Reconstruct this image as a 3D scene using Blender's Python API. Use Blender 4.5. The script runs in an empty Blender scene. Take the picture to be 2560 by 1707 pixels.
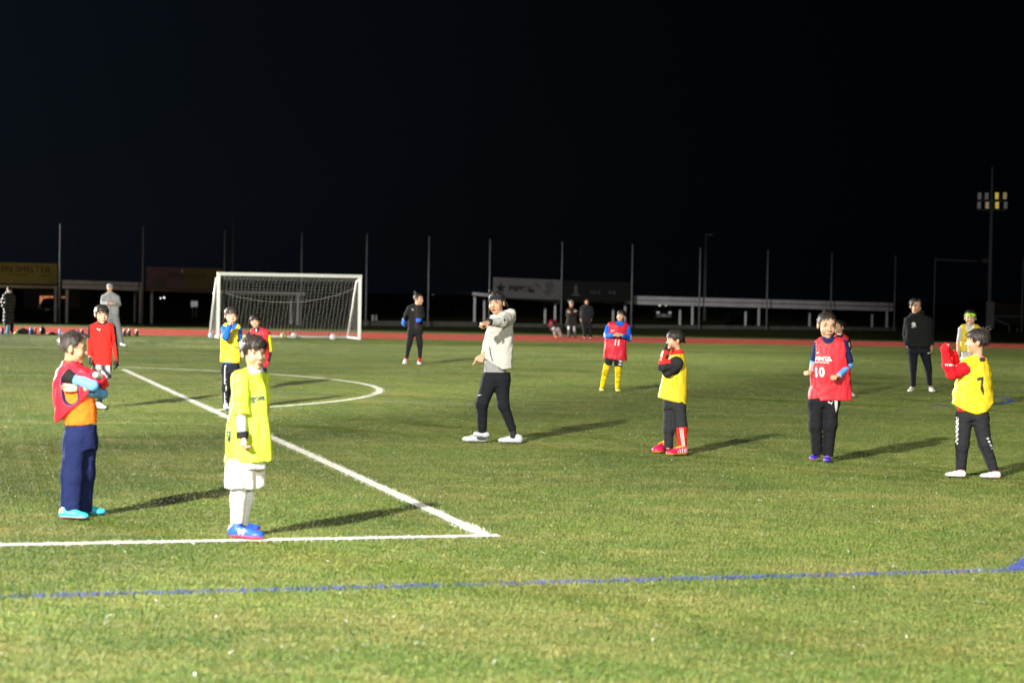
import bpy, bmesh, math, random
import numpy as np
from mathutils import Vector, Matrix
from mathutils.bvhtree import BVHTree

random.seed(7)
rng = np.random.default_rng(7)
scene = bpy.context.scene
COL = scene.collection

# ------------------------------------------------------------------ camera
FPX, CX, CY = 4764.0, 1280.0, 853.5          # focal length and centre in pixels of the 2560 px photograph
CAM_H, PITCH, ROLL = 1.69, math.atan(118.5 / 4764.0), math.radians(1.0)
camd = bpy.data.cameras.new('camera')
camd.lens = FPX / 2560 * 36
camd.sensor_width = 36
camd.clip_start, camd.clip_end = 0.1, 2000
camd.dof.use_dof = True
camd.dof.focus_distance = 21.0
camd.dof.aperture_fstop = 2.3
cam = bpy.data.objects.new('camera', camd)
COL.objects.link(cam)
CAM_R = Matrix.Rotation(math.pi / 2 - PITCH, 3, 'X') @ Matrix.Rotation(ROLL, 3, 'Z')
cam.matrix_world = Matrix.Translation((0, 0, CAM_H)) @ CAM_R.to_4x4()
scene.camera = cam
CR = np.array(CAM_R)
CO = np.array((0.0, 0.0, CAM_H))

# ------------------------------------------------------------------ night sky
world = bpy.data.worlds.new('World')
scene.world = world
world.use_nodes = True
wn, wl = world.node_tree.nodes, world.node_tree.links
bg = wn['Background']
sky = wn.new('ShaderNodeTexSky')
sky.sky_type = 'NISHITA'
sky.sun_disc = False
sky.sun_elevation = math.radians(-8.0)
sky.sun_rotation = math.radians(-40)
def vmath(op, a, b=None):
    n = wn.new('ShaderNodeVectorMath'); n.operation = op
    for i, v in enumerate((a, b)):
        if v is None: continue
        if isinstance(v, tuple): n.inputs[i].default_value = v
        else: wl.new(v, n.inputs[i])
    return n
tcw = wn.new('ShaderNodeTexCoord')                     # faint town glow low in the north west, fading smoothly all round
dotn = vmath('DOT_PRODUCT', tcw.outputs['Generated'], (-0.66, 0.74, 0.12))
mxn = wn.new('ShaderNodeMath'); mxn.operation = 'MAXIMUM'; mxn.inputs[1].default_value = 0.0
wl.new(dotn.outputs['Value'], mxn.inputs[0])
pw = wn.new('ShaderNodeMath'); pw.operation = 'POWER'; pw.inputs[1].default_value = 6.0
wl.new(mxn.outputs[0], pw.inputs[0])
gl = wn.new('ShaderNodeVectorMath'); gl.operation = 'SCALE'; gl.inputs[0].default_value = (0.085, 0.130, 0.205)
wl.new(pw.outputs[0], gl.inputs['Scale'])
ad = vmath('ADD', gl.outputs[0], (0.005, 0.009, 0.015))
ad2 = vmath('ADD', ad.outputs[0], sky.outputs[0])
wl.new(ad2.outputs[0], bg.inputs[0])
bg.inputs[1].default_value = 0.06

# ------------------------------------------------------------------ floodlights (masts stand left of and behind the camera) and an added fill lamp
def flood(name, loc, aim, watt, size, blend, radius, col):
    d = bpy.data.lights.new(name, 'SPOT')
    d.energy, d.spot_size, d.spot_blend, d.shadow_soft_size, d.color = watt, math.radians(size), blend, radius, col
    o = bpy.data.objects.new(name, d)
    COL.objects.link(o)
    o.location = loc
    o.rotation_euler = (Vector(aim) - Vector(loc)).to_track_quat('-Z', 'Y').to_euler()
    return o
flood('flood_and_fill_beam', (-9.5, -3, 10.8), (0.5, 9.5, 0), 74000, 73, 1.0, 0.35, (1.0, 0.95, 0.84))
flood('flood_and_fill_beam', (-16, -14, 16), (-6, 43, 0), 250000, 24, 0.6, 0.5, (1.0, 0.96, 0.88))
flood('flood_and_fill_beam', (-85, 95, 24), (4, 21, 0), 1700000, 42, 0.6, 0.8, (1.0, 0.97, 0.88))
flood('flood_and_fill_beam', (-85, 95, 24), (2, 66, 0), 1200000, 23, 0.5, 0.8, (1.0, 0.97, 0.88))
flood('flood_and_fill_beam', (16, -30, 18), (-1, 16, 0), 52000, 82, 0.6, 1.2, (1.0, 0.96, 0.88))  # added fill with no mast known there; lifts shadows and dark sides

scene.view_settings.view_transform = 'Standard'
scene.view_settings.look = 'None'
scene.view_settings.exposure = 0
scene.view_settings.gamma = 1
scene.view_settings.use_curve_mapping = False
scene.render.engine = 'CYCLES'
scene.cycles.max_bounces = 5
scene.cycles.diffuse_bounces = 3
scene.cycles.glossy_bounces = 2
scene.cycles.use_denoising = True

# ------------------------------------------------------------------ pixel <-> place
def ray(px, py):
    return CR @ np.array(((px - CX) / FPX, -(py - CY) / FPX, -1.0))
def ground(px, py, z=0.0):
    d = ray(px, py)
    return CO + d * ((z - CAM_H) / d[2])
def at(px, py, Y):
    d = ray(px, py)
    return CO + d * (Y / d[1])
def project(P):
    q = (np.asarray(P) - CO) @ CR
    return CX + FPX * q[..., 0] / -q[..., 2], CY - FPX * q[..., 1] / -q[..., 2]

# ------------------------------------------------------------------ colours and materials
def lin(c):
    c = np.asarray(c, float) / 255.0
    return np.where(c <= 0.04045, c / 12.92, ((c + 0.055) / 1.055) ** 2.4)
def rgb(r, g, b):
    return tuple(float(x) for x in lin((r, g, b)))

def material(name, base=None, rough=0.7, spec=0.3, metal=0.0, var=0.12, vscale=20.0, bump=0.0, bscale=60.0, attr=False, sheen=0.0, sss=0.0, emit=None, estr=0.0, stretch=(1, 1, 1)):
    m = bpy.data.materials.new(name)
    m.use_nodes = True
    n, l = m.node_tree.nodes, m.node_tree.links
    b = n['Principled BSDF']
    b.inputs['Roughness'].default_value = rough
    b.inputs['Specular IOR Level'].default_value = spec
    b.inputs['Metallic'].default_value = metal
    if sheen: b.inputs['Sheen Weight'].default_value = sheen
    if sss:
        b.inputs['Subsurface Weight'].default_value = sss
        b.inputs['Subsurface Radius'].default_value = (0.012, 0.005, 0.003)
        b.inputs['Subsurface Scale'].default_value = 1.0
    tc = n.new('ShaderNodeTexCoord')
    mp = n.new('ShaderNodeMapping')
    mp.inputs['Scale'].default_value = stretch
    l.new(tc.outputs['Object'], mp.inputs[0])
    src = None
    if attr:
        a = n.new('ShaderNodeAttribute'); a.attribute_name = 'Col'; src = a.outputs['Color']
    else:
        c = n.new('ShaderNodeRGB'); c.outputs[0].default_value = (*base, 1); src = c.outputs[0]
    if var > 0:
        nz = n.new('ShaderNodeTexNoise'); nz.inputs['Scale'].default_value = vscale; nz.inputs['Detail'].default_value = 5
        l.new(mp.outputs[0], nz.inputs['Vector'])
        mr = n.new('ShaderNodeMapRange')
        mr.inputs['From Min'].default_value, mr.inputs['From Max'].default_value = 0.3, 0.7
        mr.inputs['To Min'].default_value, mr.inputs['To Max'].default_value = 1 - var, 1 + var
        l.new(nz.outputs['Fac'], mr.inputs['Value'])
        mx = n.new('ShaderNodeVectorMath'); mx.operation = 'SCALE'
        l.new(src, mx.inputs[0]); l.new(mr.outputs[0], mx.inputs['Scale'])
        src = mx.outputs[0]
    l.new(src, b.inputs['Base Color'])
    if bump > 0:
        nb = n.new('ShaderNodeTexNoise'); nb.inputs['Scale'].default_value = bscale; nb.inputs['Detail'].default_value = 4
        nb.inputs['Distortion'].default_value = 0.6
        l.new(mp.outputs[0], nb.inputs['Vector'])
        bp = n.new('ShaderNodeBump'); bp.inputs['Strength'].default_value = bump; bp.inputs['Distance'].default_value = 0.02
        l.new(nb.outputs['Fac'], bp.inputs['Height']); l.new(bp.outputs[0], b.inputs['Normal'])
    if emit:
        b.inputs['Emission Color'].default_value = (*emit, 1); b.inputs['Emission Strength'].default_value = estr
    return m

M = {}
M['skin'] = material('skin', attr=True, rough=0.5, spec=0.35, var=0.06, vscale=45, sss=0.15)
M['cloth'] = material('cloth', attr=True, rough=0.85, spec=0.12, var=0.08, vscale=30, bump=0.6, bscale=16)
M['nylon'] = material('nylon', attr=True, rough=0.5, spec=0.28, var=0.05, vscale=30, bump=0.6, bscale=11, stretch=(1, 1, 0.35))
M['hair'] = material('hair', attr=True, rough=0.46, spec=0.4, var=0.4, vscale=70, bump=0.3, bscale=110, stretch=(1, 1, 0.2))
M['shoe'] = material('shoe', attr=True, rough=0.4, spec=0.45, var=0.05, vscale=50, bump=0.2, bscale=50)
M['print'] = material('print', attr=True, rough=0.5, spec=0.3, var=0.04)
M['eye'] = material('eye', attr=True, rough=0.15, spec=0.5, var=0.0)
M['white_metal'] = material('white_metal', rgb(225, 225, 220), rough=0.35, spec=0.5, var=0.05, vscale=8)
M['net'] = material('net', rgb(150, 150, 145), rough=0.8, var=0.05)
M['line_white'] = material('line_white', rgb(205, 204, 198), rough=0.8, var=0.2, vscale=12)
M['line_blue'] = material('line_blue', rgb(54, 68, 152), rough=0.8, var=0.25, vscale=20)
M['lint_sparkle'] = material('lint_sparkle', rgb(205, 205, 200), rough=0.7, var=0.05)
M['fence_metal'] = material('fence_metal', rgb(112, 116, 122), rough=0.6, spec=0.4, var=0.12, vscale=3)
M['dark_net'] = material('dark_net', rgb(20, 26, 24), rough=0.9, var=0.1)
M['shelter_white'] = material('shelter_white', rgb(172, 170, 176), rough=0.7, var=0.12, vscale=2)
M['shelter_trim'] = material('shelter_trim', rgb(48, 48, 52), rough=0.6, var=0.12, vscale=2)
M['concrete'] = material('concrete', rgb(78, 77, 74), rough=0.9, var=0.25, vscale=2, bump=0.2, bscale=12)
M['black_plastic'] = material('black_plastic', rgb(22, 22, 24), rough=0.45, spec=0.4, var=0.1)
M['lens_dim'] = material('lens_dim', rgb(125, 125, 122), rough=0.25, spec=0.5, var=0.05, emit=rgb(125, 126, 124), estr=0.35)
M['lens_yellow'] = material('lens_yellow', rgb(200, 180, 90), rough=0.25, spec=0.5, var=0.05, emit=rgb(230, 200, 80), estr=0.75)
M['lens_pink'] = material('lens_pink', rgb(190, 170, 140), rough=0.25, spec=0.5, var=0.05, emit=rgb(195, 170, 135), estr=0.45)
M['lamp_white'] = material('lamp_white', (0.8, 0.8, 0.8), rough=0.3, var=0, emit=(1, 1, 1), estr=1.6)
M['lamp_warm'] = material('lamp_warm', (0.8, 0.8, 0.7), rough=0.3, var=0, emit=(1, 0.95, 0.72), estr=0.9)
M['lit_window'] = material('lit_window', rgb(230, 160, 110), rough=0.5, var=0.3, vscale=1.2, emit=rgb(225, 140, 92), estr=0.75)
M['red_lamp'] = material('red_lamp', rgb(180, 60, 50), rough=0.5, var=0.3, vscale=3, emit=rgb(190, 80, 66), estr=0.7)
M['house_wall'] = material('house_wall', rgb(70, 66, 62), rough=0.9, var=0.2, vscale=1)
M['car_paint'] = material('car_paint', rgb(46, 48, 52), rough=0.3, spec=0.5, var=0.05)
M['car_glass'] = material('car_glass', rgb(12, 13, 16), rough=0.1, spec=0.6, var=0.0)
M['tyre'] = material('tyre', rgb(18, 18, 18), rough=0.9, var=0.1)
M['steel'] = material('steel', rgb(175, 175, 178), rough=0.35, metal=0.7, var=0.1)

# ------------------------------------------------------------------ object helpers
def link(o, parent=None):
    COL.objects.link(o)
    if parent is not None: o.parent = parent
    return o
def tag(o, label=None, cat=None, group=None, kind=None):
    if label: o['label'] = label
    if cat: o['category'] = cat
    if group: o['group'] = group
    if kind: o['kind'] = kind
    return o
def empty(name, loc, label=None, cat=None, group=None, rz=0.0):
    o = bpy.data.objects.new(name, None)
    o.empty_display_size = 0.2
    o.location = loc
    o.rotation_euler = (0, 0, rz)
    link(o)
    return tag(o, label, cat, group)
def mesh_obj(name, V, F, mat, parent=None, smooth=True, cols=None):
    me = bpy.data.meshes.new(name)
    V = np.asarray(V, np.float32)
    if isinstance(F, np.ndarray):
        k = F.shape[1]
        me.vertices.add(len(V)); me.vertices.foreach_set('co', V.ravel())
        me.loops.add(F.size); me.loops.foreach_set('vertex_index', F.astype(np.int32).ravel())
        me.polygons.add(len(F))
        me.polygons.foreach_set('loop_start', np.arange(0, F.size, k, dtype=np.int32))
        me.update(calc_edges=True)
        me.validate()
    else:
        me.from_pydata([tuple(map(float, v)) for v in V], [], F)
        me.update()
    if smooth: me.polygons.foreach_set('use_smooth', np.ones(len(me.polygons), bool))
    if cols is not None: set_cols(me, cols)
    for mm in (mat if isinstance(mat, (list, tuple)) else [mat]): me.materials.append(mm)
    return link(bpy.data.objects.new(name, me), parent)
def set_cols(me, cols):
    n = len(me.vertices)
    c = np.ones((n, 4), np.float32)
    c[:, :3] = cols
    a = me.color_attributes.new('Col', 'FLOAT_COLOR', 'POINT')
    a.data.foreach_set('color', c.ravel())

class MB:
    """collects boxes, bars and lathes into one mesh"""
    def __init__(s): s.V, s.F = [], []
    def add(s, V, F):
        o = len(s.V)
        s.V += [tuple(map(float, v)) for v in V]; s.F += [tuple(i + o for i in f) for f in F]
        return s
    def box(s, c, d, rz=0.0, rx=0.0):
        c = Vector(c); R = Matrix.Rotation(rz, 3, 'Z') @ Matrix.Rotation(rx, 3, 'X')
        V = [c + R @ Vector((x * d[0] / 2, y * d[1] / 2, z * d[2] / 2)) for z in (-1, 1) for y in (-1, 1) for x in (-1, 1)]
        return s.add(V, [(0, 2, 3, 1), (4, 5, 7, 6), (0, 1, 5, 4), (2, 6, 7, 3), (0, 4, 6, 2), (1, 3, 7, 5)])
    def bar(s, a, b, r0, r1=None, n=8, caps=True):
        a, b = Vector(a), Vector(b); r1 = r0 if r1 is None else r1
        q = (b - a).to_track_quat('Z', 'Y')
        V, F = [], []
        for p, r in ((a, r0), (b, r1)):
            for i in range(n):
                t = 2 * math.pi * i / n
                V.append(p + q @ Vector((r * math.cos(t), r * math.sin(t), 0)))
        for i in range(n): F.append((i, (i + 1) % n, n + (i + 1) % n, n + i))
        if caps: F += [tuple(reversed(range(n))), tuple(range(n, 2 * n))]
        return s.add(V, F)
    def beam(s, a, b, w, h):
        """box section running from a to b"""
        a, b = Vector(a), Vector(b); d = (b - a).normalized()
        side = d.cross(Vector((0, 0, 1)))
        side = side.normalized() if side.length > 1e-4 else Vector((1, 0, 0))
        up = side.cross(d).normalized()
        V = [p + side * (w / 2 * i) + up * (h / 2 * j) for p in (a, b) for i, j in ((-1, -1), (1, -1), (1, 1), (-1, 1))]
        return s.add(V, [(0, 1, 2, 3), (7, 6, 5, 4), (0, 4, 5, 1), (1, 5, 6, 2), (2, 6, 7, 3), (3, 7, 4, 0)])
    def lathe(s, c, prof, n=14):
        c = Vector(c); V, F = [], []
        for r, z in prof:
            for i in range(n):
                t = 2 * math.pi * i / n
                V.append(c + Vector((r * math.cos(t), r * math.sin(t), z)))
        for k in range(len(prof) - 1):
            for i in range(n):
                F.append((k * n + i, k * n + (i + 1) % n, (k + 1) * n + (i + 1) % n, (k + 1) * n + i))
        F += [tuple(reversed(range(n))), tuple(range((len(prof) - 1) * n, len(prof) * n))]
        return s.add(V, F)
    def build(s, name, mat, parent=None, smooth=False):
        return mesh_obj(name, s.V, s.F, mat, parent, smooth)

# text meshes (made first, while the scene is empty)
def make_text(body, bold=0.0):
    cu = bpy.data.curves.new('text', 'FONT')
    cu.body = body; cu.align_x = 'CENTER'; cu.align_y = 'CENTER'; cu.offset = bold; cu.resolution_u = 3
    ob = bpy.data.objects.new('text', cu)
    COL.objects.link(ob)
    dg = bpy.context.evaluated_depsgraph_get()
    me = bpy.data.meshes.new_from_object(ob.evaluated_get(dg))
    bm = bmesh.new(); bm.from_mesh(me)
    bmesh.ops.triangulate(bm, faces=bm.faces[:])
    bmesh.ops.remove_doubles(bm, verts=bm.verts[:], dist=0.002)
    V = np.array([v.co[:2] for v in bm.verts]); F = [tuple(v.index for v in f.verts) for f in bm.faces]
    bm.free()
    bpy.data.objects.remove(ob); bpy.data.curves.remove(cu); bpy.data.meshes.remove(me)
    lo, hi = V.min(0), V.max(0)
    V = (V - (lo + hi) / 2) / (hi[1] - lo[1])           # unit height, centred
    return V, F
TEXT = {}
for t, b in (('10', .035), ('11', .035), ('7', .015), ('4', .01), ('3', .01), ('9', .01), ('gole', .022), ('FINTA', .04), ('FINTA DO BRASIL', .02),
             ('EN SHELTER', .0), ('川クリーニング', .02), ('国岡建造', .06), ('五輪会', .02), ('一', .02), ('評場', .02), ('N', .04), ('SPORT', .03), ('JUNIOR', .03)):
    TEXT[t] = make_text(t, b)

# ------------------------------------------------------------------ distance fields -> meshes
def smin(a, b, k):
    h = np.clip(0.5 + 0.5 * (b - a) / k, 0, 1)
    return b + (a - b) * h - k * h * (1 - h)
class Sdf:
    def __init__(s): s.ops, s.pts, s.post = [], [], []
    def _add(s, fn, c, R, k, op):
        s.ops.append((fn, np.asarray(c, float), R, k, op))
        if op == 'u': s.pts += [np.asarray(c) - R, np.asarray(c) + R]
        return s
    def cone(s, a, b, ra, rb, k=0.02, op='u', flat=False, flat_a=False):
        a, b = np.asarray(a, float), np.asarray(b, float)
        ba = b - a; L2 = max(ba @ ba, 1e-9); L = math.sqrt(L2)
        def fn(p):
            q = p - a
            t = q @ ba / L2
            tc = np.clip(t, 0, 1)
            d = np.sqrt(((q - tc[:, None] * ba) ** 2).sum(1)) - (ra + (rb - ra) * tc)
            if flat: d = np.maximum(d, (t - 1) * L)
            if flat_a: d = np.maximum(d, -t * L)
            return d
        return s._add(fn, (a + b) / 2, L / 2 + max(ra, rb), k, op)
    def ell(s, c, r, R=None, k=0.02, op='u'):
        c, r = np.asarray(c, float), np.asarray(r, float)
        def fn(p):
            q = p - c
            if R is not None: q = q @ R
            k0 = np.sqrt(((q / r) ** 2).sum(1)) + 1e-9
            k1 = np.sqrt(((q / r ** 2) ** 2).sum(1)) + 1e-9
            return k0 * (k0 - 1) / k1
        return s._add(fn, c, float(r.max()), k, op)
    def loft(s, rows, k=0.02, n=2.3, op='u', smooth=True):
        """rows: (z, cx, cy, rx, ry)"""
        A = np.array(sorted(rows), float)
        zs = np.linspace(A[0, 0], A[-1, 0], 64)
        C = [np.interp(zs, A[:, 0], A[:, i]) for i in range(1, 5)]
        if smooth:
            ker = np.array([1, 2, 3, 4, 3, 2, 1.0]); ker /= ker.sum()
            C = [np.convolve(np.pad(c, 3, mode='edge'), ker, mode='valid') for c in C]
        z0, z1 = A[0, 0], A[-1, 0]
        def fn(p):
            cx, cy, rx, ry = (np.interp(p[:, 2], zs, c) for c in C)
            q = ((np.abs(p[:, 0] - cx) / rx) ** n + (np.abs(p[:, 1] - cy) / ry) ** n) ** (1 / n)
            d = (q - 1) * np.minimum(rx, ry)
            return np.maximum(d, np.maximum(z0 - p[:, 2], p[:, 2] - z1))
        R = max(max(A[:, 3]), max(A[:, 4]))
        c = np.array((A[:, 1].mean(), A[:, 2].mean(), (z0 + z1) / 2))
        off = np.hypot(A[:, 1] - c[0], A[:, 2] - c[1]).max()
        return s._add(fn, c, math.hypot((z1 - z0) / 2, R * 1.1 + off), k, op)
    def func(s, fn): s.post.append(fn); return s
    def __call__(s, p, margin=0.05):
        d = np.full(len(p), 0.6)
        for fn, c, R, k, op in s.ops:
            m = ((p - c) ** 2).sum(1) < (R + margin + k) ** 2
            if not m.any(): continue
            v = fn(p[m])
            if op == 'u': d[m] = smin(d[m], v, k)
            elif op == 's': d[m] = -smin(-d[m], v, k)
        for fn in s.post: d = fn(p, d)
        return d
    def mesh(s, h):
        P = np.array(s.pts)
        lo, hi = P.min(0) - 2 * h - 0.012, P.max(0) + 2 * h + 0.012
        B = 8
        nb = np.ceil((hi - lo) / h / B).astype(int)
        g = np.stack(np.meshgrid(*[np.arange(n) for n in nb], indexing='ij'), -1).reshape(-1, 3)
        thr = B * h * 0.5 * 1.75 * 1.1 + 0.014
        dc = s(lo + (g * B + B / 2) * h, thr)
        vol = np.where(dc < 0, -1.0, 1.0).astype(np.float32).reshape(nb)
        for ax in range(3): vol = np.repeat(vol, B, ax)
        vol = np.pad(vol, [(0, 1)] * 3, mode='edge')
        act = g[np.abs(dc) < thr]
        o = np.stack(np.meshgrid(*[np.arange(B + 1)] * 3, indexing='ij'), -1).reshape(-1, 3)
        for i in range(0, len(act), 400):
            idx = (act[i:i + 400, None, :] * B + o[None]).reshape(-1, 3)
            vol[idx[:, 0], idx[:, 1], idx[:, 2]] = s(lo + idx * h, 0.05)
        ins = vol < 0
        cnt = np.zeros(tuple(np.array(vol.shape) - 1), np.int8)
        sl = [slice(0, -1), slice(1, None)]
        for a in (0, 1):
            for b in (0, 1):
                for c in (0, 1): cnt += ins[sl[a], sl[b], sl[c]]
        cells = np.argwhere((cnt > 0) & (cnt < 8))
        cid = np.full(cnt.shape, -1, np.int32)
        cid[cells[:, 0], cells[:, 1], cells[:, 2]] = np.arange(len(cells))
        corners = np.array([(a, b, c) for a in (0, 1) for b in (0, 1) for c in (0, 1)])
        cv = np.stack([vol[cells[:, 0] + a, cells[:, 1] + b, cells[:, 2] + c] for a, b, c in corners], 1)
        acc = np.zeros((len(cells), 3)); w = np.zeros(len(cells))
        for i in range(8):
            for j in range(i + 1, 8):
                if np.abs(corners[i] - corners[j]).sum() != 1: continue
                m = (cv[:, i] < 0) != (cv[:, j] < 0)
                t = cv[m, i] / (cv[m, i] - cv[m, j])
                acc[m] += corners[i] + t[:, None] * (corners[j] - corners[i]); w[m] += 1
        V = lo + (cells + acc / w[:, None]) * h
        F = []
        for ax in range(3):
            u, v = (ax + 1) % 3, (ax + 2) % 3
            a = [slice(None)] * 3; b = [slice(None)] * 3
            a[ax], b[ax] = slice(0, -1), slice(1, None)
            x0, x1 = ins[tuple(a)], ins[tuple(b)]
            e = np.argwhere(x0 != x1)
            e = e[(e[:, u] > 0) & (e[:, v] > 0) & (e[:, u] < cid.shape[u]) & (e[:, v] < cid.shape[v])]
            q = []
            for du, dv in ((0, 0), (1, 0), (1, 1), (0, 1)):
                t = e.copy(); t[:, u] -= du; t[:, v] -= dv
                q.append(cid[t[:, 0], t[:, 1], t[:, 2]])
            q = np.stack(q, 1)
            flip = ~x0[e[:, 0], e[:, 1], e[:, 2]]
            q[flip] = q[flip][:, ::-1]
            F.append(q)
        F = np.concatenate(F)
        return V, F[(F >= 0).all(1)]

def wav(p, freq, seed):
    r = np.random.default_rng(seed)
    f = np.asarray(freq, float)
    d = np.zeros(len(p))
    for i in range(5):
        k = r.normal(0, 1, 3) * f; k2 = r.normal(0, 1, 3) * f * 0.6
        d += np.sin(p @ k + r.uniform(0, 6.3) + 1.2 * np.sin(p @ k2 + r.uniform(0, 6.3)))
    return d / 5

# ================================================================== SETTING
def turf_material(name, attr):
    m = bpy.data.materials.new(name); m.use_nodes = True
    n, l = m.node_tree.nodes, m.node_tree.links
    b = n['Principled BSDF']
    b.inputs['Roughness'].default_value = 0.62 if attr else 0.9
    b.inputs['Specular IOR Level'].default_value = 0.32 if attr else 0.1
    geo = n.new('ShaderNodeNewGeometry')
    def noise(scale, detail=3, stretch=(1, 1, 1), dist=0.0):
        mp = n.new('ShaderNodeMapping'); mp.inputs['Scale'].default_value = stretch
        l.new(geo.outputs['Position'], mp.inputs[0])
        z = n.new('ShaderNodeTexNoise'); z.inputs['Scale'].default_value = scale; z.inputs['Detail'].default_value = detail
        z.inputs['Distortion'].default_value = dist
        l.new(mp.outputs[0], z.inputs['Vector'])
        return z.outputs['Fac']
    def rng_(x, a, c, lo, hi):
        r = n.new('ShaderNodeMapRange'); l.new(x, r.inputs['Value'])
        for k, v in zip(('From Min', 'From Max', 'To Min', 'To Max'), (a, c, lo, hi)): r.inputs[k].default_value = v
        return r.outputs[0]
    def mix(f, a, c):
        x = n.new('ShaderNodeMixRGB')
        if isinstance(f, float): x.inputs[0].default_value = f
        else: l.new(f, x.inputs[0])
        for i, v in ((1, a), (2, c)):
            if isinstance(v, tuple): x.inputs[i].default_value = (*v, 1)
            else: l.new(v, x.inputs[i])
        return x.outputs[0]
    green, deep, tan = (0.126, 0.196, 0.037), (0.060, 0.112, 0.020), (0.290, 0.256, 0.092)
    c = mix(rng_(noise(0.30, 4, (.8, .8, 1), 1.2), 0.38, 0.62, 0.0, 0.85), green, deep)
    c = mix(rng_(noise(0.55, 4, (.45, 1.3, 1), 1.5), 0.50, 0.70, 0.0, 0.42), c, tan)          # broad wear patches
    c = mix(rng_(noise(2.2, 4, (.6, 1.0, 1), 1.0), 0.46, 0.74, 0.0, 0.5), c, tan)             # dry thatch patches
    c = mix(rng_(noise(9.0, 3, (.7, 1.2, 1)), 0.42, 0.66, 0.0, 0.55), c, deep)
    c = mix(rng_(noise(26.0, 2), 0.5, 0.72, 0.0, 0.5), c, tan)
    if attr:
        a = n.new('ShaderNodeAttribute'); a.attribute_name = 'Col'
        mul = n.new('ShaderNodeMixRGB'); mul.blend_type = 'MULTIPLY'; mul.inputs[0].default_value = 1
        l.new(c, mul.inputs[1]); l.new(a.outputs['Color'], mul.inputs[2]); c = mul.outputs[0]
    else:
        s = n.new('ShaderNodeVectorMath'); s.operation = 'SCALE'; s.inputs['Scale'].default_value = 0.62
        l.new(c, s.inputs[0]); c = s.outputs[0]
        nb = noise(70.0, 3)
        bp = n.new('ShaderNodeBump'); bp.inputs['Strength'].default_value = 0.4; bp.inputs['Distance'].default_value = 0.02
        l.new(nb, bp.inputs['Height']); l.new(bp.outputs[0], b.inputs['Normal'])
    l.new(c, b.inputs['Base Color'])
    return m
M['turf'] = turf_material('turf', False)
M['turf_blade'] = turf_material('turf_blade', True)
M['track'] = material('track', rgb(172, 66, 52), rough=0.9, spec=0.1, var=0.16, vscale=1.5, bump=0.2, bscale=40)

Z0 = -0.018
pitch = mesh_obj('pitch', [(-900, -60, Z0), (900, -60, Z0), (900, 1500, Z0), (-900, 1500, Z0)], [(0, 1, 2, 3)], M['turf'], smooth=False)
tag(pitch, kind='structure')

# running track behind the pitch
tn0, tn1 = ground(100, 833), ground(2560, 870.5)
tf0, tf1 = ground(100, 816), ground(2560, 859)
def on_line(a, b, x, z):
    t = (x - a[0]) / (b[0] - a[0]); return (x, a[1] + (b[1] - a[1]) * t, z)
mesh_obj('running_track', [on_line(tn0, tn1, -70, Z0 + .006), on_line(tn0, tn1, 70, Z0 + .006), on_line(tf0, tf1, 70, Z0 + .006), on_line(tf0, tf1, -70, Z0 + .006)],
         [(0, 1, 2, 3)], M['track'], smooth=False)['kind'] = 'structure'
for k in range(8):
    t = (k + 0.35) / 8
    a, b = tn0 * (1 - t) + tf0 * t, tn1 * (1 - t) + tf1 * t
    e = np.array((0, .022, 0)); z = Z0 + .010
    p, q = np.array(on_line(a, b, -60, z)), np.array(on_line(a, b, 60, z))
    mesh_obj('lane_line', [p - e, q - e, q + e, p + e], [(0, 1, 2, 3)], M['line_white'], smooth=False)['kind'] = 'structure'

# artificial turf: one tile of blades repeated over the near half of the pitch
def blade_mesh(n, sx, sy, length, width, lean, z=Z0, base=None, origin=(0, 0), seed=3):
    r = np.random.default_rng(seed)
    if base is None: base = np.stack([r.uniform(0, sx, n) + origin[0], r.uniform(0, sy, n) + origin[1]], 1)
    a = r.uniform(0, 2 * np.pi, n); ln = length * r.uniform(.6, 1.25, n); le = lean * r.uniform(.35, 1.2, n)
    d = np.stack([np.cos(a), np.sin(a)], 1); s = np.stack([-d[:, 1], d[:, 0]], 1) * (width * r.uniform(.7, 1.3, n))[:, None] / 2
    V = np.zeros((n, 3, 3))
    V[:, 0, :2] = base - s; V[:, 1, :2] = base + s; V[:, :2, 2] = z
    V[:, 2, :2] = base + d * (ln * np.sin(le))[:, None]; V[:, 2, 2] = z + ln * np.cos(le)
    return V.reshape(-1, 3), np.arange(3 * n).reshape(-1, 3)
TS = 0.5
nb = 4000
V, F = blade_mesh(nb, TS, TS, 0.019, 0.0042, 1.15)
cc = np.clip(rng.normal(1.0, 0.17, (nb, 1)), .5, 1.6) * np.ones((1, 3))
yel = rng.random(nb) < 0.22
cc[yel] *= np.array((1.5, 1.22, 1.15)); cc[rng.random(nb) < 0.15] *= np.array((0.6, .72, .6))
cols = np.repeat(cc, 3, 0)
pts = []
y = 7.4
while y < 71:
    hw = 0.285 * y + 0.9
    xs = np.arange(-hw, hw, TS)
    for x in xs:
        if y < on_line(tn0, tn1, x, 0)[1] - .2: pts.append((x, y, 0.0))
    y += TS
V = np.concatenate([V - np.array((TS / 2, TS / 2, 0)), np.array(pts)])
turf = mesh_obj('turf_grass', V, [tuple(f) for f in F], M['turf_blade'], smooth=False, cols=np.concatenate([cols, np.ones((len(pts), 3))]))
turf['kind'] = 'stuff'
at_ = turf.data.attributes.new('blade', 'BOOLEAN', 'POINT')
at_.data.foreach_set('value', np.concatenate([np.ones(3 * nb, bool), np.zeros(len(pts), bool)]))
g = bpy.data.node_groups.new('turf_grass', 'GeometryNodeTree')
g.interface.new_socket('Geometry', in_out='INPUT', socket_type='NodeSocketGeometry')
g.interface.new_socket('Geometry', in_out='OUTPUT', socket_type='NodeSocketGeometry')
gi, go = g.nodes.new('NodeGroupInput'), g.nodes.new('NodeGroupOutput')
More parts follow.
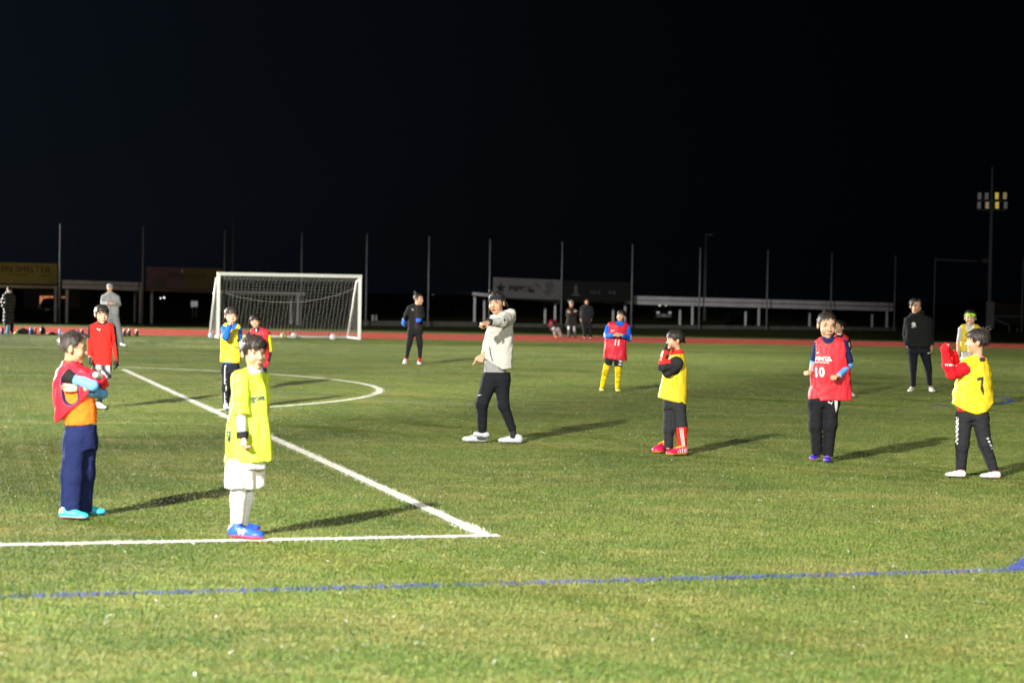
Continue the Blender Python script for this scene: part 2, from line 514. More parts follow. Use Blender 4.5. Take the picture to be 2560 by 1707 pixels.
na = g.nodes.new('GeometryNodeInputNamedAttribute'); na.data_type = 'BOOLEAN'; na.inputs['Name'].default_value = 'blade'
sp = g.nodes.new('GeometryNodeSeparateGeometry'); sp.domain = 'POINT'
iop = g.nodes.new('GeometryNodeInstanceOnPoints')
mtp = g.nodes.new('GeometryNodeMeshToPoints')
rv = g.nodes.new('FunctionNodeRandomValue'); rv.data_type = 'INT'
g.links.new(gi.outputs[0], sp.inputs['Geometry'])
bo = [o for o in na.outputs if o.enabled][0]
g.links.new(bo, sp.inputs['Selection'])
g.links.new(sp.outputs['Selection'], iop.inputs['Instance'])
g.links.new(sp.outputs['Inverted'], mtp.inputs['Mesh'])
g.links.new(mtp.outputs[0], iop.inputs['Points'])
ri = [i for i in rv.inputs if i.enabled]
ri[0].default_value, ri[1].default_value = 0, 3
mu = g.nodes.new('ShaderNodeMath'); mu.operation = 'MULTIPLY'; mu.inputs[1].default_value = math.pi / 2
g.links.new([o for o in rv.outputs if o.enabled][0], mu.inputs[0])
cx_ = g.nodes.new('ShaderNodeCombineXYZ'); g.links.new(mu.outputs[0], cx_.inputs['Z'])
g.links.new(cx_.outputs[0], iop.inputs['Rotation'])
g.links.new(iop.outputs[0], go.inputs[0])
turf.modifiers.new('turf', 'NODES').node_group = g

# painted lines: a strip of coloured fibres standing in the turf
def fibre_line(name, pts, width, mat, dens, sheet=True, seed=1, wear=None, closed_end=True):
    pts = [np.asarray(p)[:2] for p in pts]
    r = np.random.default_rng(seed)
    V, F, base = [], [], []
    L, R = [], []
    for i, p in enumerate(pts):
        a, b = pts[max(i - 1, 0)], pts[min(i + 1, len(pts) - 1)]
        d = (b - a) / np.linalg.norm(b - a); nrm = np.array((-d[1], d[0]))
        L.append(p + nrm * width / 2); R.append(p - nrm * width / 2)
    for i in range(len(pts) - 1):
        seg = pts[i + 1] - pts[i]; ln = np.linalg.norm(seg); nn = int(dens * ln * width)
        t = r.random(nn); w = np.clip(r.normal(0, .30, nn), -.62, .62)
        base.append(pts[i] + t[:, None] * seg + (w[:, None] * width) * np.array((-seg[1], seg[0])) / ln)
    base = np.concatenate(base)
    if wear is not None:
        q = np.concatenate([base, np.zeros((len(base), 1))], 1)
        base = base[(wav(q, wear[0], seed) + r.uniform(-.3, .3, len(base))) > wear[1]]
    Vb, Fb = blade_mesh(len(base), 0, 0, 0.022, 0.007, 0.85, base=base, seed=seed)
    V = list(Vb); F = [tuple(f) for f in Fb]
    if sheet:
        o = len(V)
        for a, b in zip(L, R):
            c_ = (a + b) / 2; a, b = c_ + (a - c_) * .74, c_ + (b - c_) * .74
            V += [(a[0], a[1], -0.008), (b[0], b[1], -0.008)]
        F += [(o + 2 * i, o + 2 * i + 1, o + 2 * i + 3, o + 2 * i + 2) for i in range(len(pts) - 1)]
    ob = mesh_obj(name, V, F, mat, smooth=False); ob['kind'] = 'structure'
    return ob
def densify(a, b, n): return [a * (1 - t) + b * t for t in np.linspace(0, 1, n)]
corner = ground(1217, 1335)
far_end = ground(308, 922)
dirv = (far_end - corner) / np.linalg.norm(far_end - corner)
fibre_line('penalty_area_line', densify(corner + dirv * .02, far_end, 14), 0.135, M['line_white'], 4200, seed=2)
left_end = ground(-120, 1360)
sd = (left_end - corner) / np.linalg.norm(left_end - corner)
fibre_line('penalty_area_line', densify(corner - sd * .09 , left_end, 8), 0.145, M['line_white'], 5200, seed=3)
a1, a2, a3 = ground(285, 916), ground(947, 979), ground(540, 1023)
def circ(p, q, r_):
    ax, ay, bx, by, cx, cy = *p[:2], *q[:2], *r_[:2]
    d = 2 * (ax * (by - cy) + bx * (cy - ay) + cx * (ay - by))
    ux = ((ax**2 + ay**2) * (by - cy) + (bx**2 + by**2) * (cy - ay) + (cx**2 + cy**2) * (ay - by)) / d
    uy = ((ax**2 + ay**2) * (cx - bx) + (bx**2 + by**2) * (ax - cx) + (cx**2 + cy**2) * (bx - ax)) / d
    return np.array((ux, uy))
cc_ = circ(a1, a2, a3); rad = np.linalg.norm(a1[:2] - cc_)
t1, t3 = math.atan2(*(a1[:2] - cc_)[::-1]), math.atan2(*(a3[:2] - cc_)[::-1])
fibre_line('penalty_arc', [cc_ + rad * np.array((math.cos(t), math.sin(t))) for t in np.linspace(t1, t3, 48)], 0.15, M['line_white'], 3000, seed=4)
fibre_line('touch_line', densify(ground(-60, 866.5), ground(262, 869), 6), 0.16, M['line_white'], 900, seed=5)
fibre_line('blue_line', densify(ground(-60, 1487), ground(2700, 1415), 24), 0.105, M['line_blue'], 5600, sheet=False, seed=6, wear=(2.6, -.62))
fibre_line('blue_line_corner', densify(ground(2546, 1418), ground(2640, 1352), 6), 0.17, M['line_blue'], 4500, sheet=True, seed=7, wear=(2.6, -.7))
fibre_line('blue_line', [ground(*p) for p in ((671, 975), (780, 983), (880, 990), (1000, 1001), (1292, 1012), (1663, 1026), (1862, 1029), (2200, 1026), (2346, 1022))], 0.09, M['line_blue'], 2200, sheet=False, seed=8, wear=(1.5, -.3))  # blue mark; its first stretch also traces a long shadow on the turf
fibre_line('blue_line', densify(ground(262, 958), ground(1010, 963), 10), 0.09, M['line_blue'], 1500, sheet=False, seed=9, wear=(1.5, .0))
fibre_line('blue_line', densify(ground(716, 937), ground(1130, 926), 10), 0.09, M['line_blue'], 1500, sheet=False, seed=10, wear=(1.5, .0))
ring = [ground(*p) for p in ((2330, 1012), (2390, 1012), (2450, 1011), (2500, 1008), (2524, 1003), (2528, 998), (2510, 993), (2470, 989), (2430, 986), (2380, 984))]
fibre_line('blue_arc', ring, 0.16, M['line_blue'], 2200, sheet=True, seed=11)

# loose white lint on the turf, plus tiny flecks put in for sparkle
V, F = [], []
def fleck(x, y, ln, w):
    a = rng.uniform(0, 6.28); d = np.array((math.cos(a), math.sin(a), 0)); s = np.array((-d[1], d[0], 0)); o = len(V)
    for i in range(4):
        t = i / 3 - .5; b = s * rng.uniform(-.2, .2) * ln; z = rng.uniform(.002, .016)
        p = np.array((x, y, z)) + d * ln * t + b; ww = w * rng.uniform(.4, 1.1)
        V.append(p + s * ww / 2); V.append(p - s * ww / 2)
    for i in range(3): F.append((o + 2 * i, o + 2 * i + 1, o + 2 * i + 3, o + 2 * i + 2))
for _ in range(210):
    y = 7.6 + 16 * rng.random() ** 1.2; fleck(rng.uniform(-.28, .28) * y, y, rng.uniform(.02, .065), rng.uniform(.003, .009))
for _ in range(500):
    y = rng.uniform(14, 48); fleck(rng.uniform(-.28, .28) * y, y, rng.uniform(.006, .016), .006)
mesh_obj('lint_and_sparkle', V, F, M['lint_sparkle'], smooth=False)['kind'] = 'stuff'

# ------------------------------------------------------------------ fence of tall net posts
def fenceY(px): return 86 + (px - 152) * (107 - 86) / (2238 - 152)
ptops = [(151, 560), (358, 566), (562, 573), (755, 581), (917.5, 585.5), (1073, 591), (1225.5, 597.5), (1406, 604), (1581.5, 611.7), (1751, 619), (1920, 625), (2080, 631), (2239, 638), (2338, 642), (2558, 645)]
e0 = at(1225, 800, fenceY(1225))
fence = empty('net_fence', (e0[0], e0[1], Z0), 'tall row of thin grey posts with dark netting behind the running track', 'fence')
def rel(p, root): return tuple(np.asarray(p, float) - np.array(root.location))
tops = []
for px, py in ptops:
    Y = fenceY(px); p = at(px, py, Y); tops.append(p)
    mb = MB().bar(rel((p[0], Y, Z0 - .3), fence), rel(p, fence), 00.045, 0.036, 10)
    mb.build('post', M['fence_metal'], fence, smooth=True)
mb = MB()
for a, b in zip(tops[:-1], tops[1:]):
    nx = max(2, int(np.linalg.norm(a - b) / 0.5))
    for i in range(1, nx):
        t = i / nx; p = a * (1 - t) + b * t
        mb.bar(rel((p[0], p[1], 0), fence), rel((p[0], p[1], p[2] * .98), fence), 0.003, n=3, caps=False)
    for j in range(8):
        z = .4 + j * .5
        mb.bar(rel((a[0], a[1], z), fence), rel((b[0], b[1], z), fence), 0.003, n=3, caps=False)
nt = mb.build('net', M['dark_net'], fence); nt['kind'] = 'stuff'
mb = MB().bar(rel(at(2338, 649, fenceY(2338)), fence), rel(at(2470, 654, fenceY(2470)), fence), .035, n=6)
mb.build('top_rail', M['fence_metal'], fence)

# ------------------------------------------------------------------ white roofed shelters behind the fence
def shelter(label, x0, x1, y0, y1, posts, Yoff, tiers, depth=2.2, ybot=826, group='shelters behind the fence'):
    """roof front edge from pixel (x0, y0) to (x1, y1); tiers: (offset, height) in pixels"""
    Y0_, Y1_ = fenceY(x0) + Yoff, fenceY(x1) + Yoff
    A, B = at(x0, y0, Y0_), at(x1, y1, Y1_)
    r = empty('shelter', ((A[0] + B[0]) / 2, (A[1] + B[1]) / 2, Z0), label, 'shelter', group)
    m0 = Y0_ / FPX; m1 = Y1_ / FPX
    nrm = np.array((-(B - A)[1], (B - A)[0], 0)); nrm /= np.linalg.norm(nrm)
    for k, (off, hgt, out, nm, mt) in enumerate(tiers):
        a = A + np.array((0, 0, -(off + hgt / 2) * m0)); b = B + np.array((0, 0, -(off + hgt / 2) * m1))
        MB().beam(rel(a - nrm * out, r), rel(b - nrm * out, r), .08, hgt * (m0 + m1) / 2).build(nm, M[mt], r)
    off = tiers[0][0] + 1
    a, b = A + nrm * depth / 2 + np.array((0, 0, -(off + 1) * m0)), B + nrm * depth / 2 + np.array((0, 0, -(off + 1) * m1))
    MB().beam(rel(a, r), rel(b, r), depth - .12, .05).build('roof', M['shelter_trim'], r)
    tot = sum(t[1] for t in tiers)
    for px, top, back in posts:
        t = (px - x0) / (x1 - x0); Y = Y0_ + (Y1_ - Y0_) * t + (depth - .35 if back else .12)
        p = at(px, top, Y)
        MB().box(rel((p[0], Y, (p[2] + Z0) / 2), r), (.12, .12, p[2] - Z0)).build('post', M['shelter_white'], r)
    return r
two = [(0, 9, 0.05, 'fascia', 'shelter_white'), (9, 2, 0.0, 'trim_strip', 'shelter_trim'), (11, 10, .02, 'beam', 'shelter_white')]
one = [(0, 7, 0.0, 'beam', 'shelter_white')]
shelter('white roofed shelter between the two yellowish banners', 155, 356, 700, 706, [(339, 728, True), (350, 724, False), (168, 724, False)], 2.0, two)
shelter('white beam shelter under the olive banner at the fence end', -60, 143, 711, 715, [(139, 720, True), (-20, 718, False)], 2.0, one)
shelter('shelter under the pink and yellow banner, behind the goal net', 363, 762, 721, 731, [(728, 738, True), (745, 736, False), (380, 729, False)], 2.0, one)
shelter('pale shelter under the grey banner behind the pointing coach', 1181, 1404, 730, 752, [(1187, 742, False), (1211, 744, True), (1363, 758, True), (1388, 756, False)], 2.0, [(0, 8, .0, 'beam', 'shelter_white')])
shelter('shelter under the black banner with a portrait', 1408, 1578, 748, 753, [(1533, 762, True), (1563, 758, False)], 2.0, one)
shelter('longest white shelter, two tiered roof edge, near the floodlight mast', 1583, 2231, 739.5, 757, [(1700, 768, True), (1731, 764, False), (1864, 774, True), (1897, 770, False), (2024, 778, True), (2060, 774, False), (2180, 782, True), (2217, 778, False)], 2.0, two)
# end block of the pale shelter
A = at(1200, 735, fenceY(1200) + 1.85); 
# low concrete wall
def low_wall(label, x0, x1, ya, yb, h, Yo):
    A, B = at(x0, ya, fenceY(x0) + Yo), at(x1, yb, fenceY(x1) + Yo)
    o = MB().beam((A[0], A[1], Z0 + h / 2), (B[0], B[1], Z0 + h / 2), .18, h).build('concrete_wall', M['concrete'])
    tag(o, label, 'wall'); return o
low_wall('low pale concrete wall between the goal and the coach', 905, 1192, 805, 810, .26, 1.4)
low_wall('low dark concrete wall right of the coach, under the shelters', 1200, 2240, 811, 830, .2, 1.4)

# ------------------------------------------------------------------ banners on the fence
def flat_text(key, root, centre, hgt, wscale, mat, name='lettering', ang=0.0, skew=0.0):
    V, F = TEXT[key]
    P = np.zeros((len(V), 3)); P[:, 0] = V[:, 0] * hgt * wscale; P[:, 2] = V[:, 1] * hgt
    P[:, 2] += P[:, 0] * math.tan(ang)
    P += np.array(centre)
    lab = list(range(len(P)))                                   # one object per printed character
    def find(i):
        while lab[i] != i: i = lab[i]
        return i
    for f in F:
        for j in f[1:]: lab[find(j)] = find(f[0])
    isl = {}
    for f in F: isl.setdefault(find(f[0]), []).append(f)
    runs = sorted([min(P[j, 0] for f in fs for j in f), max(P[j, 0] for f in fs for j in f), fs] for fs in isl.values())
    out = []
    for r_ in runs:
        if out and r_[0] < out[-1][1] - .002: out[-1][1] = max(out[-1][1], r_[1]); out[-1][2] = out[-1][2] + r_[2]
        else: out.append(r_)
    for _, _, fs in out:
        u_ = sorted({j for f in fs for j in f}); mp_ = {j: i for i, j in enumerate(u_)}
        mesh_obj('letter', P[u_], [tuple(mp_[j] for j in f) for f in fs], mat, root, smooth=False)
def poly_print(root, pts, mat, y, name, o=(0, 0)):
    return mesh_obj(name, [(p[0] + o[0], y, p[1] + o[1]) for p in pts], [tuple(range(len(pts)))], mat, root, smooth=False)
def banner(label, x0, y0, x1, y1, hpx, col, Yo=-.12, name='banner'):
    Y = (fenceY(x0) + fenceY(x1)) / 2 + Yo
    A, B = at(x0, y0, fenceY(x0) + Yo), at(x1, y1, fenceY(x1) + Yo)
    C = (A + B) / 2; d = B - A
    rz = math.atan2(d[1], d[0]); w = math.hypot(d[0], d[1]); h = hpx * Y / FPX
    r = empty(name, (C[0], C[1], C[2] - h / 2), label, 'banner', rz=rz)
    sl = math.atan2(d[2], w)
    return r, w, h, sl
m_ol = material('banner_olive', rgb(112, 110, 62), rough=.7, var=.2, vscale=1.5)
m_pk = material('banner_pink', rgb(88, 70, 78), rough=.7, var=.2, vscale=1.5)
m_yl = material('banner_yellow', rgb(88, 82, 46), rough=.7, var=.2, vscale=1.5)
m_gr = material('banner_grey', rgb(88, 88, 90), rough=.7, var=.1, vscale=1.5)
m_bk = material('banner_black', rgb(12, 13, 15), rough=.7, var=.1)
m_ink = material('banner_ink', rgb(22, 22, 20), rough=.7, var=.05)
m_mid = material('banner_mid', rgb(70, 70, 66), rough=.7, var=.1)
m_pale = material('banner_pale', rgb(150, 152, 156), rough=.7, var=.1)
m_dimt = material('banner_dim', rgb(64, 66, 70), rough=.7, var=.1)
def sheet(r, w, h, sl, mat, x0=-.5, x1=.5, name='cloth'):
    a, b = x0 * w, x1 * w; t = math.tan(sl)
    mb = MB()
    mb.add([(a, -.01, -h / 2 + a * t), (b, -.01, -h / 2 + b * t), (b, -.01, h / 2 + b * t), (a, -.01, h / 2 + a * t), (a, .01, -h / 2 + a * t), (b, .01, -h / 2 + b * t), (b, .01, h / 2 + b * t), (a, .01, h / 2 + a * t)],
           [(0, 1, 2, 3), (5, 4, 7, 6), (0, 4, 5, 1), (3, 2, 6, 7), (0, 3, 7, 4), (1, 5, 6, 2)])
    return mb.build(name, mat, r)
r, w, h, sl = banner('olive banner with thin capital letters at the end of the fence', -70, 654, 143, 659, 52, None)
sheet(r, w, h, sl, m_ol)
flat_text('EN SHELTER', r, (w * .13, -.014, h * .2), h * .30, 1.05, m_ink, ang=sl)
poly_print(r, [(-w * .1, -.07 * h), (w * .15, -.07 * h), (w * .15, -.1 * h), (-w * .1, -.1 * h)], m_ink, -.014, 'printed_rule')
poly_print(r, [(w * .3, -.08 * h), (w * .46, -.1 * h), (w * .46, -.12 * h), (w * .3, -.11 * h)], m_ink, -.014, 'printed_rule')
r, w, h, sl = banner('banner half pink, half yellow with Japanese lettering left of the goal', 366, 667, 556, 671, 53, None)
sheet(r, w, h, sl, m_pk, -.5, -.0, 'cloth'); sheet(r, w, h, sl, m_yl, .0, .5, 'cloth')
flat_text('川クリーニング', r, (w * .03, -.014, h * .1), h * .24, 1.15, m_ink, ang=sl)
blob = [(math.cos(t) * .085 * w * (1 + .12 * math.sin(3 * t)) - .33 * w, math.sin(t) * .2 * h - .22 * h) for t in np.linspace(0, 6.28, 22)[:-1]]
poly_print(r, blob, m_mid, -.014, 'printed_cloud')
dot = [(math.cos(t) * .014 * w - .035 * w, math.sin(t) * .09 * h + .33 * h) for t in np.linspace(0, 6.28, 12)[:-1]]
poly_print(r, dot, m_pale, -.014, 'printed_spot')
r, w, h, sl = banner('grey banner with four bold black characters above the coach', 1233, 693, 1403, 700, 50, None)
sheet(r, w, h, sl, m_gr)
flat_text('国岡建造', r, (-.08 * w, -.014, -.03 * h), h * .34, 1.12, m_ink, ang=sl)
star = []
for k in range(10):
    a = math.pi / 2 + k * math.pi / 5; q = (.30 if k % 2 == 0 else .13) * h
    star.append((-.39 * w + q * math.cos(a) * .95, q * math.sin(a)))
poly_print(r, star, m_ink, -.014, 'printed_star')
poly_print(r, [(.10 * w, .38 * h), (.2 * w, .1 * h), (.19 * w, .02 * h), (.11 * w, .12 * h)], m_mid, -.014, 'printed_leaf')
fig = [(.26, .3), (.30, .33), (.36, .42), (.37, .3), (.41, .1), (.35, .05), (.36, -.05), (.40, -.14), (.34, -.2), (.33, -.36), (.27, -.34), (.26, -.18), (.2, -.14), (.27, -.06), (.3, 0), (.26, .06)]
poly_print(r, [(x * w, y_ * h - x * w * .0) for x, y_ in fig], m_mid, -.014, 'printed_figure')
r, w, h, sl = banner('black banner with a pale portrait and dim characters', 1409, 701, 1577, 706, 47, None)
sheet(r, w, h, sl, m_bk)
head = [(-.32 * w + .07 * h * 2.1 * math.cos(t) * .8, .08 * h + .24 * h * math.sin(t)) for t in np.linspace(-.9, math.pi + .9, 18)]
head += [(-.39 * w, -.28 * h), (-.25 * w, -.28 * h)]
poly_print(r, head, m_mid, -.014, 'printed_portrait')
flat_text('五輪会', r, (-.03 * w, -.014, -.08 * h), h * .2, 1.1, m_dimt, ang=sl)
flat_text('評場', r, (.22 * w, -.014, -.08 * h), h * .2, 1.1, m_dimt, ang=sl)

# ------------------------------------------------------------------ floodlight mast and street lamps
Ym = 108.0
mb_ = at(2471, 838, Ym); mx = mb_[0]
top = at(2477, 505, Ym)
mast = empty('floodlight_mast', (mx, Ym, Z0), 'tall floodlight mast with eight dim lamps near the fence end', 'floodlight mast')
MB().bar((0, 0, 0), (0, 0, top[2] - Z0 + .1), .125, .085, 14).build('pole', M['fence_metal'], mast, True)
MB().bar((0, 0, top[2] - Z0), (0, 0, top[2] - Z0 + 2.0), .06, .05, 8).build('mast_head', M['fence_metal'], mast, True)
rt = at(2478, 432, Ym)
MB().bar((0, 0, top[2] - Z0 + 2.0), (0, 0, rt[2] - Z0), .03, .015, 6).build('lightning_rod', M['fence_metal'], mast)
for yy, w2 in ((501.5, 36), (524.5, 36)):
    q0, q1 = at(2477 - w2, yy, Ym), at(2477 + w2, yy + 1, Ym)
    z = (q0[2] + q1[2]) / 2 - Z0
    MB().bar((-w2 * Ym / FPX, -.05, z), (w2 * Ym / FPX, -.05, z), .03, n=6).build('crossarm', M['fence_metal'], mast)
MB().bar((0, 0, top[2] - Z0 - .5), (-.55, -.05, top[2] - Z0 + .35), .03, n=6).bar((0, 0, top[2] - Z0 - .5), (.55, -.05, top[2] - Z0 + .35), .03, n=6).build('brace', M['fence_metal'], mast)
lamps = [(2445.5, 491, 'lens_dim'), (2463.5, 491, 'lens_dim'), (2488.8, 490.5, 'lens_yellow'), (2508.8, 490.5, 'lens_pink'),
         (2444.5, 514, 'lens_dim'), (2464.6, 514, 'lens_pink'), (2489.3, 514, 'lens_yellow'), (2510.5, 514, 'lens_dim')]
for lx, ly, mt in lamps:
    c = at(lx, ly, Ym); c = np.array((c[0] - mx, -.22, c[2] - Z0))
    u = Ym / FPX
    hs = MB().box(c, (9 * u, .14, 17 * u)).build('lamp', M['black_plastic'], mast)
    for k in (-1, 0, 1):
        MB().box(c + np.array((0, -.085, k * 5.6 * u)), (8.2 * u, .03, 4.0 * u)).build('lens', M[mt], hs)
bx = at(2461, 652, Ym)
MB().box((bx[0] - mx, -.1, bx[2] - Z0), (17 * Ym / FPX, .3, 10 * Ym / FPX)).build('control_box', M['concrete'], mast)
MB().box((-.05, -.35, 1.0), (.45, .3, 1.5)).build('switch_cabinet', M['fence_metal'], mast)

def street_lamp(label, px, ytop, Y, head=True, r=.06):
    p = at(px, ytop, Y)
    o = empty('street_lamp', (p[0], Y, Z0), label, 'street lamp')
    MB().bar((0, 0, 0), (0, 0, p[2] - Z0), r * 1.3, r * .8, 8).build('pole', M['fence_metal'], o, True)
    if head: MB().box((.22, 0, p[2] - Z0), (.55, .2, .12)).build('lamp_head', M['fence_metal'], o)
    return o
street_lamp('thin far lamp pole rising behind the goal corner', 583, 543, 140, False, .1)
street_lamp('far lamp pole with a small head behind the longest shelter', 1765, 587, 140, True, .09)

def glow(label, cat, name, px, py, Y, w, h, mt, pole=True):
    p = at(px, py, Y); u = Y / FPX
    o = empty(name, (p[0], Y, Z0), label, cat)
    if pole: MB().bar((0, .08, 0), (0, .08, p[2] - Z0), .04, n=6).build('pole', M['tyre'], o)
    prof = [(.02 * w * u, -h * u / 2), (.4 * w * u, -h * u * .35), (.5 * w * u, 0), (.4 * w * u, h * u * .35), (.02 * w * u, h * u / 2)]
    MB().lathe((0, 0, p[2] - Z0), prof, 12).build('lamp', M[mt], o, True)
    return o
glow('bigger of two white lamp dots left of the goal', 'lamp', 'lamp_post', 410.3, 744, 150, 5, 5, 'lamp_white')
glow('smaller of two white lamp dots left of the goal', 'lamp', 'lamp_post', 401.7, 745.5, 150, 3.4, 4.2, 'lamp_white')
glow('dim lamp dot beside a fence post right of the far keeper', 'lamp', 'lamp_post', 1069, 687.5, 150, 4.0, 2.6, 'lens_dim')
glow('dim lower lamp dot right of the far keeper', 'lamp', 'lamp_post', 1083, 736.5, 150, 8, 2, 'lens_dim')
# small white notice boxes
for px, py, w_, h_, lab in ((485, 760, 8.5, 14.5, 'left half of the pale notice board pair beside the goal'), (489.5, 760, 7, 14.5, None)):
    pass
p = at(485.5, 760, 112); o = empty('notice_board', (p[0], 112, Z0), 'pale notice board standing in the dark beside the goal post', 'sign')
u = 112 / FPX
m_note = material('notice_glow', rgb(200, 200, 200), rough=.6, var=.1, emit=rgb(170, 170, 172), estr=.42)  # brightness of the panels put in as emission
MB().box((-4 * u, 0, p[2] - Z0), (8 * u, .06, 15 * u)).build('panel', m_note, o); MB().box((4.6 * u, 0, p[2] - Z0 + .01), (8 * u, .06, 14 * u)).build('panel', m_note, o)
MB().bar((-4 * u, .06, 0), (-4 * u, .06, p[2] - Z0), .03, n=6).bar((4.6 * u, .06, 0), (4.6 * u, .06, p[2] - Z0), .03, n=6).build('post', M['fence_metal'], o)
for px, lab in ((932, 'wider of two white marker posts behind the goal'), (940.5, 'thinner of two white marker posts behind the goal')):
    p = at(px, 796, 101); o = MB().bar((p[0], 101, Z0), (p[0], 101, at(px, 787, 101)[2]), .07 if px < 935 else .05, n=8).build('marker_post', M['shelter_white'])
    tag(o, lab, 'post', 'white marker posts')
p = at(2542, 833, 112); o = MB().bar((p[0], 112, Z0), (p[0], 112, at(2542, 819, 112)[2]), .05, n=8).build('marker_post', M['shelter_white']); tag(o, 'white marker post beyond the handrail', 'post')

# house with a lit window, parked cars
def house(label, x0, x1, ytop, Y, windows, mt='house_wall'):
    A, B = at(x0, ytop, Y), at(x1, ytop, Y)
    w, h = B[0] - A[0], A[2] - Z0
    o = empty('house', ((A[0] + B[0]) / 2, Y, Z0), label, 'house')
    MB().box((0, 2.5, h / 2), (w, 5, h)).build('wall', M[mt], o)
    for wx0, wy0, wx1, wy1, m_ in windows:
        a, b = at(wx0, wy0, Y), at(wx1, wy1, Y)
        c = ((a[0] + b[0]) / 2 - o.location[0], -.02, (a[2] + b[2]) / 2 - Z0)
        wn_ = MB().box(c, (b[0] - a[0], .08, a[2] - b[2])).build('window', M[m_], o)
        MB().box((c[0], -.07, c[2]), (.05, .04, a[2] - b[2])).build('frame', M['tyre'], wn_)
    MB().beam((-w / 2 - .4, 2.5, h + .15), (w / 2 + .4, 2.5, h + .15), 5.8, .3).build('roof', M['tyre'], o)
    return o
house('dark house with an orange lit window behind the parked car', 60, 200, 722, 150, [(100, 740, 117, 763, 'lit_window'), (118, 740, 133, 763, 'lit_window'), (155, 741, 162, 765, 'lit_window')])
house('dark building with a glowing red eave beyond the handrail', 2478, 2600, 758, 150, [(2481, 755.5, 2505, 758.5, 'red_lamp')])

def parked_car(label, px, ybase, Y, wpx, hpx, col, lights=None):
    p = at(px, ybase, Y); u = Y / FPX
    W, H = wpx * u, hpx * u; Ln = W * 2.2
    o = empty('parked_car', (p[0], Y, Z0), label, 'car', 'cars parked beyond the fence')
    # lengthwise profile (y forward is towards the camera)
    prof = [(-.50, .20), (-.50, .42), (-.44, .52), (-.26, .58), (-.12, .96), (.30, 1.0), (.46, .62), (.50, .5), (.50, .2)]
    V, F = [], []
    for sx, k in ((-.5, 1), (.5, 1)):
        for yy, zz in prof:
            t = .84 if zz > .7 else 1.0
            V.append((sx * W * t, yy * Ln, zz * H))
    n_ = len(prof)
    for i in range(n_): j = (i + 1) % n_; F.append((i, j, n_ + j, n_ + i))
    F += [tuple(range(n_))[::-1], tuple(range(n_, 2 * n_))]
    body = mesh_obj('body', V, F, col, o, smooth=False)
    bv = body.modifiers.new('bevel', 'BEVEL'); bv.width = .05; bv.segments = 2
    mesh_obj('windscreen', [(-.40 * W, -.262 * Ln, .60 * H), (.40 * W, -.262 * Ln, .60 * H), (.37 * W, -.150 * Ln, .92 * H), (-.37 * W, -.150 * Ln, .92 * H)], [(0, 1, 2, 3)], M['car_glass'], o, smooth=False)
    for s_ in (-1, 1):
        MB().box((s_ * .37 * W, -.50 * Ln, .47 * H), (.18 * W, .06, .09 * H)).build('headlight', M['steel'], o)
        for yy in (-.32, .33):
            wl_ = MB().bar((s_ * .5 * W, yy * Ln, .19 * H), (s_ * .38 * W, yy * Ln, .19 * H), .19 * H, n=14).build('wheel', M['tyre'], o)
            MB().bar((s_ * .505 * W, yy * Ln, .19 * H), (s_ * .5 * W, yy * Ln, .19 * H), .11 * H, n=10).build('rim', M['steel'], wl_)
    MB().box((0, -.505 * Ln, .33 * H), (.2 * W, .03, .09 * H)).build('number_plate', M['shelter_white'], o)
    return o
parked_car('dark parked car in front of the orange lit window', 133, 790, 113, 54, 42, M['car_paint'])
parked_car('dark parked car with a small bright glint right of the lit window shelter', 1850, 826, 118, 60, 36, material('car_dark', rgb(20, 21, 24), rough=.3, spec=.5, var=0))
bk = parked_car('dark van with two small lit lamps under the longest shelter', 1656, 800, 130, 40, 50, material('van_dark', rgb(24, 25, 27), rough=.3, spec=.5, var=0))
for px, s_ in ((1649, 1.0), (1664.5, .75)):
    q = at(px, 763, 130 - 1.35)
    MB().lathe((q[0] - bk.location[0], -1.35, q[2] - Z0), [(.01, -.07 * s_), (.07 * s_, -.03), (.07 * s_, .03), (.01, .07 * s_)], 8).build('roof_lamp', M['lamp_warm'], bk, True)

# handrail beside the mast
p0 = at(2523, 848, 109)
hr = empty('handrail', (p0[0], 109, Z0), 'thin steel handrail sloping beside the floodlight mast', 'handrail')
def hp(px, py): return rel(at(px, py, 109), hr)
mb = MB()
MB().bar(hp(2467, 791), hp(2467, 830), .05, n=6).build('post', M['fence_metal'], hr)
MB().bar(hp(2523, 814), hp(2523, 848), .04, n=6).build('post', M['fence_metal'], hr)
MB().bar(hp(2474, 792), hp(2523, 814), .035, n=6).build('rail', M['fence_metal'], hr)
MB().bar(hp(2470, 790), hp(2600, 792), .03, n=6).build('rail', M['fence_metal'], hr)
MB().bar(hp(2473, 847), hp(2600, 850), .035, n=6).build('rail', M['fence_metal'], hr)

